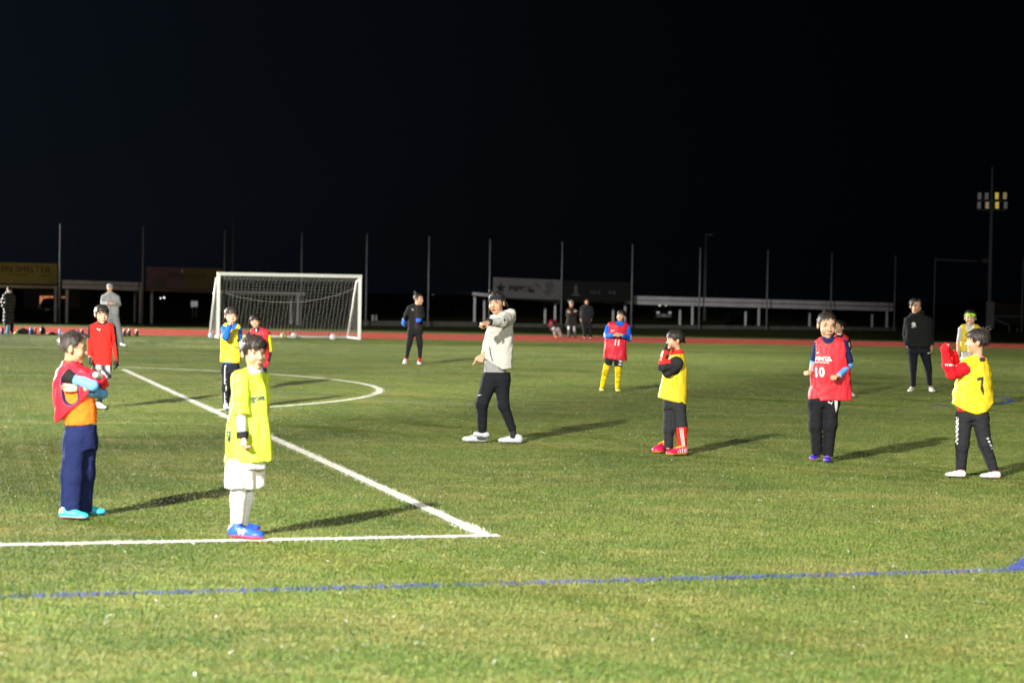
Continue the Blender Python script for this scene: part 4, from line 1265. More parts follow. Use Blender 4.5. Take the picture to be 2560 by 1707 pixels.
    def text(s, target, key, c, hgt, ws, col, rot=0.0, slant=0.0, name='lettering'):
        V, F = TEXT[key]; a = math.radians(rot)
        X = (V[:, 0] * ws + V[:, 1] * slant) * hgt; Y = -V[:, 1] * hgt
        return s.decal(target, np.stack([c[0] + X * math.cos(a) - Y * math.sin(a), c[1] + X * math.sin(a) + Y * math.cos(a)], 1), F, col, name)
    def poly(s, target, pts, col, name='logo', off=.006):
        return s.decal(target, pts, [tuple(range(len(pts)))], col, name, off)
    def cat(s, target, c, w, col, flip=1, rot=0):
        """a small leaping animal mark"""
        pts = [(-.5, -.25), (-.38, -.34), (-.30, -.2), (-.08, -.12), (.12, -.02), (.36, -.08), (.46, -.38), (.52, -.34), (.42, .0), (.30, .12), (.36, .34), (.28, .4), (.12, .16), (-.06, .10), (-.16, .02), (-.30, .04), (-.44, -.08)]
        a = math.radians(rot)
        P = [(c[0] + flip * (x * math.cos(a) - y * math.sin(a)) * w, c[1] + (x * math.sin(a) + y * math.cos(a)) * w) for x, y in pts]
        return s.poly(target, P, col, 'logo')

def side(P, a, b):
    """signed offset across the limb a-b and position along it, in crop pixels"""
    a, b = np.array(a[:2], float), np.array(b[:2], float); t = b - a; L = np.linalg.norm(t); t /= L
    q = P - a
    return q[:, 0] * -t[1] + q[:, 1] * t[0], (q @ t) / L
WHITE, BLACK = (.78, .78, .76), (.012, .012, .013)
NAVY = tuple(lin((30, 38, 80)))

KIDS = 'children training on the pitch'
def col(*c): return tuple(float(x) for x in lin(c))
RED, YEL, NEON = col(198, 42, 55), col(206, 182, 38), col(200, 222, 66)

# ---- boy in the orange shirt, arms folded under a red bib
f = Fig((100, 800, 2.904), (275, 1425), 'boy in orange shirt with arms crossed in a pulled up red bib', KIDS)
T = [(860, 172, 404, .75), (770, 176, 410, .70), (640, 150, 404, .62), (500, 140, 380, .60), (420, 140, 360, .58), (360, 160, 320, .55), (325, 185, 270, .7)]
near = ((205, 385, -.02), (385, 478, -.10), (402, 440, .07)); far = ((285, 360, .10), (462, 535, .10), (330, 500, -.10))
f.body((243, 195, 232), 98, (215, 322), [near, far], [((255, 850, -.03), (240, 1110, -.04), (225, 1385, -.03)), ((335, 850, .05), (335, 1100, .06), (325, 1370, .08))], T,
       hands=[dict(wr=(268, 500, -.11), dir=(-1, -.1, .12), pn=(-.2, -1, .3), th=(0, 0, 1), pose='flat', L=.125)], pitch=4)
f.hair('short', .055, .022, .015, fade=(.74, .16, (.10, .085, .075)), col=(.035, .027, .024), extra=[((0, -.32, .86), (0, .1, .95), .10, .12)])
f.cloth('trousers', NAVY, [(930, 176, 410, .68), (860, 174, 412, .70), (760, 178, 412, .72)],
        [((252, 880, -.03), (234, 1130, -.04), 86, 80), ((234, 1130, -.04), (220, 1425, -.05), 80, 76, 'f'), ((332, 880, .05), (322, 1110, .06), 84, 72), ((322, 1110, .06), (312, 1385, .08), 72, 64, 'f')],
        wr=.0065, freq=(15, 15, 5), seed=3, cuts=[((100, 772), (450, 752), -1)])
def pt(c, V, P, N):
    c[P[:, 1] < 340] = col(235, 120, 40); return c
sh = f.cloth('shirt', col(250, 118, 38), [(765, 186, 414, .70), (640, 152, 408, .72), (500, 140, 384, .80), (420, 140, 362, .78), (360, 158, 322, .58), (318, 180, 268, .72)],
        [((205, 385, -.02), (255, 412, -.05), 62, 56, 'f'), ((215, 335), (205, 300, .01), 52, 50, 'f')], wr=.006, seed=4, cuts=[((100, 772), (450, 745), 1)], yoke=.95)
bib = f.cloth('bib', col(222, 40, 58), [(900, 120, 330, .62), (760, 118, 372, .70), (640, 110, 420, .72), (520, 102, 440, .74), (420, 108, 440, .72), (370, 120, 420, .68), (330, 150, 300, .70), (310, 175, 262, .72)],
        trim=NAVY, holes=[((205, 430, -.13), (218, 560, -.13), 62, 58), ((222, 300), (222, 280), 36, 44)], cuts=[((178, 880), (350, 560), 1), ((350, 560), (520, 420), 1)], wr=.011, freq=(20, 20, 7), seed=8, mat='nylon', yoke=.72, yr=.008)
f.cloth('undershirt_sleeve', (.018, .018, .02), cones=[((195, 400, -.06), (262, 432, -.085), 60, 48, 'f', 'F')], wr=.003)
f.cloth('arm_sleeve', col(110, 170, 240), cones=[((258, 428, -.085), (385, 478, -.10), 44, 38), ((385, 478, -.10), (402, 440, .06), 37, 30)], wr=.003, seed=5)
f.cloth('arm_sleeve', col(96, 150, 200), cones=[((330, 480, .08), (455, 535, .06), 40, 36), ((455, 535, .06), (345, 530, -.06), 36, 30)], wr=.003, seed=6)  # far arm's shade put into a duller blue of the same sleeve
f.cloth('bib_fold', col(222, 40, 58), cones=[((300, 385, -.06), (440, 430, -.02), 40, 40), ((440, 430, -.02), (470, 470, .04), 30, 28)], wr=.009, freq=(26, 26, 12), seed=9, mat='nylon', parent=bib)
f.cloth('bib_lining', (.50, .52, .50), cones=[((405, 398, -.09), (440, 408, -.05), 24, 20)], wr=.004, seed=9, mat='nylon', parent=bib)
CY_ = col(60, 195, 225)
f.shoe((135, 1432), (352, 1442), CY_, col(235, 150, 180), paint=lambda c, q, P: np.where(((q[:, 1] < -.3) & (q[:, 2] > .18))[:, None], np.array(col(200, 225, 60)), c))
f.shoe((290, 1408), (436, 1408), CY_, col(60, 160, 190), L=.23)

# ---- boy in the neon yellow shirt on the white line
f = Fig((520, 800, 2.7045), (250, 1462), 'boy in oversized neon yellow shirt and white socks on the white line', KIDS)
T = [(1000, 150, 360, .7), (800, 150, 360, .7), (600, 165, 365, .62), (450, 175, 370, .58), (380, 190, 362, .55), (345, 240, 350, .7), (325, 265, 345, .8)]
na = ((222, 395, -.03), (218, 610, -.08), (230, 775, -.12)); fa = ((372, 385, .08), (392, 570, .12), (372, 760, .08))
hd = dict(wr=(232, 782, -.13), dir=(.06, -.25, -1), pn=(-1, -.35, 0), th=(.25, -1, 0), pose='cup', L=.132)
f.body((310, 212, 236), 36, (318, 345), [na, fa], [((210, 985), (205, 1190, -.01), (195, 1400, .0)), ((300, 985, .06), (268, 1190, .07), (232, 1390, .06))], T, hands=[hd, dict(wr=(372, 768, .08), dir=(0, -.2, -1), pn=(1, .2, 0), th=(.3, -1, 0))], pitch=3, vox=.0062)
f.hair('bowl', .075, .06, .012, col=(.030, .022, .020))
f.cloth('collar', WHITE, cones=[((318, 372, .0), (306, 318, .01), 62, 56, 'f', 'F')], wr=.002)
sl = [((225, 400, -.03), (222, 520, -.06), 66, 62), ((222, 520, -.06), (224, 642, -.085), 60, 60, 'f'), ((370, 392, .08), (388, 560, .12), 42, 38, 'f')]
sh = f.cloth('shirt', NEON, [(1010, 100, 450, .52), (960, 106, 444, .52), (800, 122, 430, .52), (640, 140, 412, .52), (500, 158, 398, .52), (420, 170, 390, .50), (375, 192, 372, .50), (345, 240, 352, .62), (330, 262, 348, .75)],
        sl, cuts=[((100, 968), (445, 948), 1), ((270, 322), (360, 352), -1)], wr=.013, freq=(17, 17, 4), seed=12, mat='nylon', hemwave=.008, yoke=.95)
f.text(sh, 'gole', (338, 530), 62, .80, NAVY, rot=-7)
f.poly(sh, [(302 + 22 * math.cos(t), 458 + 30 * math.sin(t)) for t in np.linspace(0, 6.28, 17)[:-1]], col(150, 175, 45), 'crest')
f.poly(sh, [(302 + 15 * math.cos(t), 458 + 22 * math.sin(t)) for t in np.linspace(0, 6.28, 17)[:-1]], col(205, 232, 40), 'crest', .006)
f.poly(sh, [(118, 748), (154, 748), (152, 822), (116, 820)], NAVY, 'patch')
f.poly(sh, [(122, 762), (132, 770), (146, 760), (142, 788), (128, 806), (120, 798)], NEON, 'logo', .006)
for k, (w_, y_) in enumerate(((32, 842), (28, 860), (26, 890), (24, 908))): f.poly(sh, [(112, y_ - 5), (112 + w_, y_ - 5), (112 + w_, y_ + 4), (112, y_ + 4)], col(120, 150, 90), 'lettering')
f.cloth('sleeve', WHITE, cones=[((222, 600, -.08), (232, 780, -.13), 31, 29, 'f')], wr=.003, freq=(30, 30, 40))
f.cloth('wristband', (.02, .02, .022), cones=[((231, 752, -.125), (234, 800, -.13), 41, 40, 'f', 'F')], wr=.002)
f.glove(col(236, 170, 160), fat=1.12, **hd)
f.cloth('shorts', col(225, 222, 214), [(1000, 118, 392, .55), (940, 125, 385, .55)], [((192, 985, -.02), (188, 1138, -.03), 76, 76, 'f'), ((308, 985, .07), (320, 1126, .08), 70, 70, 'f'), ((262, 1000, .01), (258, 1140, .0), 60, 58, 'f')], wr=.008, freq=(14, 14, 6), seed=14)
f.cloth('sock', col(238, 238, 232), cones=[((208, 1120, -.01), (204, 1200, -.01), 54, 54), ((204, 1200, -.01), (196, 1410, .0), 54, 41)], wr=.004, freq=(16, 16, 40))
f.cloth('sock', col(228, 228, 222), cones=[((275, 1120, .07), (266, 1200, .07), 44, 42), ((266, 1200, .07), (232, 1390, .06), 42, 34)], wr=.004, freq=(16, 16, 40), seed=3)
BL = col(42, 88, 222)
def npaint(c, q, P):
    m = (np.abs(q[:, 2] - .16) < .07) & (((np.abs(q[:, 1] - .0) < .022) | (np.abs(q[:, 1] + .12) < .022)) | (np.abs(q[:, 1] + .06 - (q[:, 2] - .16) * .9) < .025) & (np.abs(q[:, 1] + .06) < .07))
    c[m & (q[:, 0] > 0)] = WHITE; return c
f.shoe((132, 1462), (378, 1478), BL, col(220, 60, 70), knot=BLACK, paint=npaint)
f.shoe((190, 1430), (345, 1418), BL, col(220, 60, 70), knot=BLACK, L=.2)

# ---- coach pointing
f = Fig((1120, 700, 3.565), (410, 1450), 'man in pale grey hooded jacket and headband pointing at the camera side')
T = [(900, 320, 555, .6), (780, 335, 555, .6), (600, 345, 570, .58), (450, 365, 575, .55), (370, 390, 575, .52), (330, 410, 550, .55), (310, 425, 520, .7)]
na = ((548, 340, -.02), (476, 372, -.30), (368, 376, -.46)); fa = ((400, 370, .14), (345, 560, .20), (318, 665, .10))
hp_ = dict(wr=(360, 380, -.47), dir=(-.72, -.62, -.16), pn=(-.15, -.35, .93), th=(-.2, -.3, .5), pose='point', L=.185)
hf_ = dict(wr=(318, 668, .10), dir=(-.55, -.3, -.75), pn=(-.2, -.9, .3), th=(-1, 0, 0), pose='point', L=.18)
f.body((432, 200, 205), -24, (462, 322), [na, fa], [((375, 885), (300, 1090, -.06), (305, 1345, .02)), ((480, 885, .02), (492, 1110, .02), (578, 1345, .06))], T, hands=[hp_, hf_], pitch=2, roll=-6, adult=True, mouth='open', vox=.007)
f.hair('back', .05, .04, .02, col=(.03, .024, .022), locks=200, extra=[((-.1, -.05, 1.0), (-.2, -.1, 1.10), .04, .012), ((.0, .05, 1.02), (-.06, .0, 1.14), .035, .01), ((.34, .1, .6), (.42, .25, .3), .08, .04), ((.3, .25, .5), (.36, .38, .28), .08, .04)])
S = Sdf(); f.hell(S, (0, .06, .64), (.375, .455, .30)); 
def bandcut(p, d):
    q = f.toH(p); zc = .725 - (q[:, 1]) * .12
    return np.maximum(d, (np.abs(q[:, 2] - zc) - .135) * f.hh)
S.func(bandcut); f.obj('headband', S.mesh(.007), 'cloth', (.022, .026, .040))
GR = (.53, .525, .495)
def jp(c, V, P, N):
    return c
jk = f.cloth('jacket', GR, [(860, 318, 566, .62), (800, 318, 570, .62), (700, 326, 578, .60), (560, 345, 580, .58), (450, 352, 582, .55), (390, 372, 586, .52), (340, 395, 575, .52), (300, 410, 530, .62), (285, 425, 510, .7)],
        [((545, 345, -.02), (478, 376, -.29), 54, 47), ((478, 376, -.29), (376, 378, -.455), 46, 32, 'f'), ((402, 375, .14), (350, 560, .20), 44, 36), ((350, 560, .2), (325, 655, .12), 36, 30, 'f')],
        cuts=[((300, 815), (440, 800), 1), ((440, 775), (560, 858), 1)], wr=.007, freq=(15, 15, 11), seed=21, yoke=.95)
f.cloth('hood', GR, cones=[((455, 318, .06), (560, 300, .05), 36, 44), ((560, 300, .05), (575, 350, .02), 44, 30), ((430, 325, -.03), (500, 335, -.10), 22, 24), ((385, 322, .02), (430, 330, -.06), 12, 20)], wr=.008, freq=(26, 26, 26), seed=22, parent=jk)
f.cloth('cuff', (.03, .03, .035), cones=[((382, 372, -.44), (358, 378, -.475), 33, 32, 'f', 'F')], wr=.001, parent=jk)
f.poly(jk, [(368, 596), (374, 596), (384, 660), (400, 722), (394, 724), (376, 664)], (.02, .02, .02), 'pocket_zip')
f.poly(jk, [(492, 352), (504, 344), (512, 356), (506, 372), (498, 366)], (.02, .02, .02), 'logo')
f.poly(jk, [(442, 770), (448, 768), (520, 838), (516, 844)], (.03, .03, .03), 'hem_trim'); f.poly(jk, [(318, 800), (436, 806), (436, 812), (318, 807)], (.05, .05, .05), 'hem_trim')
f.cloth('undershirt', (.30, .30, .31), [(834, 320, 506, .62), (720, 326, 530, .62)], wr=.003)
tr = f.cloth('trousers', (.013, .015, .019), [(935, 326, 538, .5), (885, 310, 554, .58), (820, 318, 556, .6)],
        [((374, 895), (302, 1095, -.06), 76, 57), ((302, 1095, -.06), (303, 1350, .02), 54, 40, 'f'), ((478, 895, .02), (492, 1110, .02), 74, 53), ((492, 1110, .02), (578, 1340, .06), 50, 36, 'f')], wr=0.0040, freq=(16, 16, 24), seed=23)
f.poly(tr, [(250, 1024), (298, 1018), (298, 1026), (252, 1032)], (.3, .3, .32), 'reflective_mark')
f.cloth('sock', (.03, .03, .032), cones=[((578, 1330, .06), (580, 1390, .06), 30, 30)], wr=0)
SW = (.50, .52, .57)
f.shoe((352, 1440), (138, 1436), SW, col(200, 205, 215), w=.38, L=.30, knot=SW)
f.shoe((652, 1450), (466, 1446), SW, col(185, 190, 200), w=.38, L=.285, knot=SW)
f.cloth('shoe_cover', SW, cones=[((248, 1372, .0), (342, 1378, .02), 22, 26), ((340, 1378, .02), (362, 1376, .02), 14, 8)], wr=.006, freq=(30, 30, 30), seed=4)

# ---- boy in a yellow bib covering his mouth
f = Fig((1600, 800, 4.3556), (350, 1448), 'boy in yellow bib and dark tracksuit holding hand to his mouth', KIDS)
T = [(960, 265, 470, .8), (840, 250, 490, .7), (650, 262, 490, .62), (500, 290, 485, .6), (420, 320, 475, .58), (380, 345, 460, .6), (355, 370, 445, .8)]
na = ((395, 470, -.07), (245, 515, -.16), (285, 330, -.13)); fa = ((390, 460, .12), (280, 560, .12), (290, 400, .02))
f.body((382, 208, 226), -82, (408, 362), [na, fa], [((315, 935), (312, 1180, -.02), (306, 1385, .0)), ((430, 935, -.03), (446, 1160, -.05), (462, 1405, -.04))], T, hands=[dict(wr=(288, 335, -.13), dir=(.25, .1, 1), pn=(-.9, -.3, .2), th=(.2, -.5, .3), pose='cup', L=.12)], pitch=3)
f.hair('fringe', .06, .05, .02, col=(.022, .018, .017), extra=[((0, .4, .45), (0, .50, .34), .10, .03)])
DG = (.026, .027, .031); RDJ = col(232, 48, 40)
def jp(c, V, P, N):
    o, t = side(P, (222, 470), (280, 285))
    fore = (V[:, 1] < .5) & (P[:, 0] < 300) & (P[:, 1] < 470) & (P[:, 0] < 212 + (470 - P[:, 1]) * .42 + 35)
    c[fore] = RDJ
    yoke = (P[:, 1] > 420) & (P[:, 1] < 480) & (P[:, 0] < 330) & (P[:, 0] > 190)
    c[yoke & (P[:, 1] < 478 - (P[:, 0] - 200) * .08)] = RDJ
    for k in (-22, -6, 10):
        pass
    c[P[:, 1] < 372] = RDJ
    return c
f.cloth('jacket', DG, [(930, 256, 474, .7), (840, 256, 478, .60), (650, 272, 478, .52), (500, 300, 474, .50), (420, 322, 468, .54), (375, 345, 468, .66), (345, 345, 470, .8)],
        [((390, 480, -.07), (300, 560, -.10), 80, 62), ((390, 470, -.07), (245, 508, -.16), 74, 52), ((245, 505, -.16), (280, 330, -.135), 50, 36, 'f'), ((400, 352), (398, 320, .0), 70, 66, 'f'), ((395, 465, .12), (285, 560, .12), 60, 46)], wr=.007, freq=(18, 18, 16), seed=31, paint=jp, yoke=.95)
bib = f.cloth('bib', YEL, [(930, 196, 512, .60), (840, 202, 508, .60), (700, 222, 506, .60), (560, 250, 504, .60), (470, 275, 500, .60), (410, 300, 492, .60), (375, 340, 476, .64), (355, 365, 455, .75)],
        holes=[((378, 540, -.6), (378, 575, -.6), 62, 76), ((378, 540, -.04), (350, 560, -.2), 56, 86), ((398, 330, .0), (394, 350, .0), 66, 60)], cuts=[((190, 842), (512, 925), 1)], wr=.008, freq=(16, 16, 9), seed=32, mat='nylon', yoke=.72, yr=.008)
f.cloth('glove', (.02, .02, .022), cones=[((284, 325, -.135), (298, 285, -.12), 30, 26), ((296, 300, -.12), (318, 325, -.10), 24, 16)], wr=.003)
def tp(c, V, P, N):
    m = (P[:, 0] > 398) & (P[:, 1] > 1170) & (P[:, 1] < 1440)
    c[m] = RDJ
    o, t = side(P, (452, 1170), (478, 1420))
    return c
f.cloth('trousers', DG, [(965, 262, 484, .66), (930, 254, 486, .74), (870, 252, 476, .75)],
        [((318, 940, .02), (312, 1180, 0), 64, 64), ((312, 1180, .0), (306, 1385, .0), 60, 47, 'f'), ((428, 940, -.03), (446, 1160, -.05), 70, 70), ((446, 1160, -.05), (462, 1415, -.04), 62, 52, 'f')], wr=0.0050, freq=(18, 18, 26), seed=33, paint=tp)
for k in (-16, 0, 16):
    f.poly(f.parts['trousers'], [(450 + k - 3.5, 1178), (450 + k + 3.5, 1178), (478 + k * .75 + 3.5, 1412), (478 + k * .75 - 3.5, 1412)], WHITE, 'stripe')
    f.poly(f.parts['jacket'], [(213 + k - 3, 440), (213 + k + 4, 440), (230 + k * .8 + 4, 380), (262 + k * .6 + 3, 292), (262 + k * .6 - 3, 292), (230 + k * .8 - 3, 380)], WHITE, 'stripe')
MG = col(196, 32, 84)
def sp(c, q, P):
    c[(np.abs(q[:, 2] - .16) < .08) & (np.abs((q[:, 1] * 9) % 1 - .5) < .13) & (q[:, 1] < .05) & (q[:, 1] > -.35)] = WHITE
    c[(q[:, 2] > .3)] = col(240, 160, 40); return c
f.shoe((345, 1425), (152, 1446), MG, col(240, 160, 30), paint=sp, knot=col(245, 175, 30))
f.shoe((516, 1462), (286, 1470), MG, col(240, 160, 30), paint=lambda c, q, P: np.where(((q[:, 1] < -.3) & (q[:, 2] > .08))[:, None], np.array(col(235, 160, 180)), sp(c, q, P)), knot=col(245, 175, 30))

# ---- boy in the red bib number 10
f = Fig((1970, 750, 3.6476), (300, 1465), 'boy in red bib number 10 clenching both fists', KIDS)
T = [(960, 195, 460, .55), (860, 215, 545, .5), (700, 225, 545, .5), (550, 240, 535, .5), (450, 260, 520, .5), (400, 280, 490, .5), (372, 315, 425, .6), (355, 330, 400, .8)]
la = ((268, 420, .02), (232, 575, .06), (208, 655, -.05)); ra = ((510, 410, .0), (560, 590, .03), (462, 690, -.16))
h1 = dict(wr=(206, 656, -.05), dir=(-.8, -.6, .05), pn=(-.2, .1, .95), th=(.3, -.9, .1), pose='fist', L=.145); h2 = dict(wr=(458, 694, -.17), dir=(-.75, -.6, -.05), pn=(.1, -.3, .95), th=(-.3, -.3, .8), pose='fist', L=.145)
f.body((355, 221, 240), 6, (362, 362), [la, ra], [((245, 935), (250, 1140, -.02), (265, 1390, .02)), ((398, 935), (385, 1140, -.02), (368, 1410, .0))], T, hands=[h1, h2], pitch=9, mouth='shut', vox=.0075)
f.hair('short', .05, .03, .03, fade=(.62, .2, (.05, .042, .038)), col=(.028, .022, .020))
f.cloth('tee', NAVY, [(760, 210, 550, .5), (550, 235, 540, .52), (450, 256, 522, .52), (400, 280, 492, .52), (365, 310, 425, .6), (345, 318, 415, .7)],
        [((505, 415, .0), (556, 575, .03), 48, 44, 'f'), ((272, 425, .02), (240, 550, .05), 44, 40, 'f'), ((362, 366), (366, 345, .02), 58, 52, 'f')], wr=.006, freq=(18, 18, 14), seed=41, yoke=.95, shrink=.88)
LB = col(92, 160, 225)
f.cloth('arm_sleeve', LB, cones=[((550, 555, .03), (560, 595, .03), 33, 31), ((560, 595, .03), (462, 692, -.165), 31, 25, 'f')], wr=.003, seed=4)
f.cloth('arm_sleeve', LB, cones=[((236, 560, .06), (232, 580, .06), 32, 31), ((232, 580, .06), (212, 652, -.04), 31, 24, 'f')], wr=.003, seed=5)
bib = f.cloth('bib', RED, [(940, 186, 580, .46), (915, 190, 577, .46), (760, 203, 572, .46), (640, 206, 566, .46), (540, 212, 556, .47), (460, 228, 540, .48), (410, 258, 522, .50), (375, 290, 470, .52), (355, 310, 440, .55)],
        holes=[((530, 470, -.5), (545, 540, -.5), 46, 56), ((540, 500, .0), (585, 560, .0), 54, 64), ((225, 470, .0), (200, 540, .0), 40, 56), ((366, 350, -.12), (370, 330, -.08), 60, 58), ((370, 340, .0), (372, 300, .0), 60, 70)], cuts=[((180, 912), (580, 914), 1)], wr=.012, freq=(15, 15, 5), seed=42, mat='nylon', trim=(.02, .025, .05), yoke=.72, yr=.008)
f.text(bib, 'FINTA', (322, 535), 40, 1.02, WHITE, rot=1, slant=.06)
f.poly(bib, [(344, 556), (372, 512), (404, 556)], WHITE, 'logo', .0055)
f.text(bib, 'FINTA DO BRASIL', (306, 568), 13, 1.0, WHITE, rot=3)
f.text(bib, '10', (291, 656), 92, .86, WHITE, rot=-3)
f.cat(bib, (256, 484), 46, WHITE, -1, -8)
tr = f.cloth('trousers', (.013, .013, .016), [(968, 190, 456, .5), (930, 184, 464, .55), (890, 190, 464, .55)],
        [((252, 935), (250, 1140, -.02), 74, 60), ((250, 1140, -.02), (262, 1405, .01), 58, 48, 'f'), ((392, 935), (386, 1140, -.02), 74, 62), ((386, 1140, -.02), (366, 1420, .0), 58, 46, 'f')], wr=0.0043, freq=(16, 16, 22), seed=43)
f.cat(tr, (385, 936), 44, WHITE, 1)
f.poly(tr, [(424, 915), (456, 915), (450, 990), (438, 1022), (428, 980)], (.62, .62, .64), 'patch')
PU = col(62, 44, 178)
def pp(c, q, P):
    c[(np.abs(q[:, 2] - .18 - .3 * q[:, 1]) < .022)] = col(225, 150, 210); c[(np.abs(q[:, 2] - .12 + .25 * q[:, 1]) < .014)] = col(220, 220, 245); return c
f.shoe((322, 1448), (176, 1472), PU, col(240, 90, 120), paint=pp, L=.215, hz=.03, knot=PU)
f.shoe((366, 1448), (350, 1492), PU, col(60, 50, 150), paint=pp, L=.23, knot=PU)

# ---- boy in yellow bib number 7, seen from behind
f = Fig((2320, 760, 3.408), (385, 1462), 'boy seen from behind in yellow bib number 7 with raised red sleeve', KIDS)
T = [(990, 260, 495, .6), (900, 245, 520, .58), (750, 250, 535, .55), (620, 262, 530, .55), (530, 280, 515, .55), (490, 320, 500, .55), (465, 370, 480, .7)]
na = ((300, 540, -.05), (195, 600, -.10), (150, 395, -.14)); fa = ((320, 520, .12), (245, 560, .22), (215, 430, .18))
f.body((420, 312, 220), -108, (425, 470), [na, fa], [((310, 970), (295, 1200, -.02), (280, 1440, .02)), ((445, 970, -.02), (485, 1190, -.03), (565, 1430, -.02))], T, pitch=-2, hands=[dict(wr=(150, 392, -.14), dir=(.1, 0, 1), pn=(-1, 0, 0), th=(0, 1, 0), pose='fist', L=.12)])
f.hair('fringe', .065, .05, .02, col=(.030, .023, .021), extra=[((.05, .25, .95), (.05, .36, 1.10), .06, .015), ((.0, .33, .92), (-.02, .48, 1.04), .06, .012), ((.1, .2, .98), (.12, .22, 1.12), .05, .012)])
RJ = col(222, 30, 42)
f.cloth('jacket', RJ, [(955, 240, 512, .6), (900, 238, 524, .6), (750, 246, 538, .56), (620, 258, 532, .56), (530, 276, 518, .56), (485, 312, 506, .58), (455, 365, 492, .7)],
        [((305, 555, -.04), (205, 592, -.10), 62, 52), ((205, 592, -.10), (168, 520, -.12), 50, 46), ((168, 520, -.12), (143, 385, -.14), 42, 34), ((143, 385, -.14), (152, 352, -.145), 36, 26), ((143, 385, -.14), (205, 425, .0), 30, 26), ((320, 540, .12), (245, 545, .22), 54, 44), ((245, 545, .2), (225, 425, .16), 40, 30)], wr=.008, freq=(20, 20, 16), seed=51, cuts=[((230, 925), (380, 962), 1), ((380, 962), (520, 935), 1)],
        paint=lambda c, V, P, N: np.where(((np.abs(P[:, 1] - 520) < 8) & (P[:, 0] > 148) & (P[:, 0] < 240) & (V[:, 1] < .05) & (np.sin(P[:, 0] * .42) > -.45))[:, None], np.array(WHITE), c), yoke=.95, shrink=.88)
f.cloth('collar', (.03, .03, .034), cones=[((430, 488, .0), (428, 455, .0), 66, 58, 'f', 'F')], wr=.002)
f.cloth('undershirt', col(235, 90, 150), cones=[((430, 480, .0), (427, 446, .0), 56, 50, 'f', 'F')], wr=.002)
bib = f.cloth('bib', YEL, [(950, 200, 565, .52), (850, 206, 560, .52), (760, 214, 550, .52), (650, 230, 545, .52), (560, 246, 532, .52), (510, 262, 522, .52), (480, 300, 512, .52), (455, 345, 500, .6)],
        holes=[((255, 600, -.5), (280, 660, -.5), 46, 22), ((250, 560, .0), (190, 610, .0), 60, 70), ((430, 470, .05), (425, 430, .08), 66, 62), ((432, 462, -.12), (430, 440, -.12), 40, 40)], cuts=[((200, 845), (270, 890), 1), ((270, 895), (390, 938), 1), ((390, 938), (520, 905), 1), ((470, 925), (560, 830), 1)], wr=.010, freq=(14, 14, 10), seed=52, mat='nylon', yoke=.72, yr=.008)
f.poly(bib, [(416, 630), (472, 618), (472, 640), (466, 690), (476, 735), (472, 780), (460, 750), (446, 720), (452, 680), (456, 645), (420, 652)], (.03, .03, .03), 'number')
def tp(c, V, P, N):
    o, t = side(P, (250, 960), (245, 1190))
    m = (np.abs(o) < 11) & (t > 0) & (t < 1) & (np.sin(P[:, 1] * .16 + P[:, 0] * .2) > -.35) & (V[:, 1] < .02)
    o2, t2 = side(P, (508, 1140), (550, 1232)); m |= (np.abs(o2) < 9) & (t2 > 0) & (t2 < 1) & (np.sin(P[:, 1] * .2) > -.2)
    c[m] = WHITE; return c
f.cloth('trousers', (.022, .023, .027), [(985, 246, 508, .54), (950, 240, 510, .6), (915, 242, 505, .6)],
        [((310, 968), (292, 1200, -.02), 72, 57), ((292, 1200, -.02), (278, 1435, .02), 54, 44, 'f'), ((444, 968, -.02), (484, 1190, -.03), 72, 57), ((484, 1190, -.03), (562, 1420, -.02), 54, 42, 'f')], wr=0.0050, freq=(16, 16, 26), seed=53, paint=tp)
WS = col(232, 222, 222)
def pk(c, q, P): c[(np.abs(q[:, 2] - .17 - .35 * q[:, 1]) < .016)] = col(235, 110, 110); c[q[:, 2] > .32] = col(225, 60, 50); return c
f.shoe((326, 1474), (142, 1466), WS, col(190, 185, 190), paint=pk, knot=WS)
f.shoe((622, 1482), (440, 1476), WS, col(190, 185, 190), paint=pk, knot=WS)

# ---- boy goalkeeper in red long sleeves
f = Fig((200, 740, 5.225), (250, 1462), 'boy in long sleeved red goalkeeper shirt and black gloves', KIDS)
T = [(960, 170, 405, .55), (860, 165, 412, .5), (700, 165, 412, .48), (560, 165, 415, .48), (440, 165, 425, .46), (390, 185, 400, .48), (360, 240, 360, .6), (340, 260, 345, .8)]
la = ((150, 420, .0), (128, 620, .02), (128, 800, -.08)); ra = ((425, 420, .04), (458, 640, .08), (478, 835, .0))
h1 = dict(wr=(128, 800, -.08), dir=(0, -.3, -1), pn=(-1, -.2, 0), th=(.2, -1, 0), pose='cup'); h2 = dict(wr=(478, 838, .0), dir=(.15, -.25, -1), pn=(1, -.4, 0), th=(-.2, -1, 0), pose='spread')
f.body((285, 234, 254), 24, (292, 352), [la, ra], [((205, 1000, .02), (150, 1200, .05), (118, 1405, .10)), ((330, 1000), (285, 1200, -.03), (252, 1405, .0))], T, hands=[h1, h2], pitch=3)
f.hair('fringe', .055, .045, .04, col=(.026, .020, .018))
def jp(c, V, P, N):
    o, t = side(P, (128, 375), (118, 800)); c[(np.abs(o - 12) < 20) & (P[:, 0] < 172) & (P[:, 1] < 560) & (N[:, 1] < .3)] = BLACK
    o, t = side(P, (432, 400), (488, 830)); c[(np.abs(o + 20) < 17) & (P[:, 0] > 405)] = BLACK
    q = f.toH(V); c[(np.linalg.norm((P - np.array((293, 345))) / np.array((66, 33)), axis=1) < 1) & (P[:, 1] > 320)] = BLACK
    return c
GKR = col(222, 40, 34)
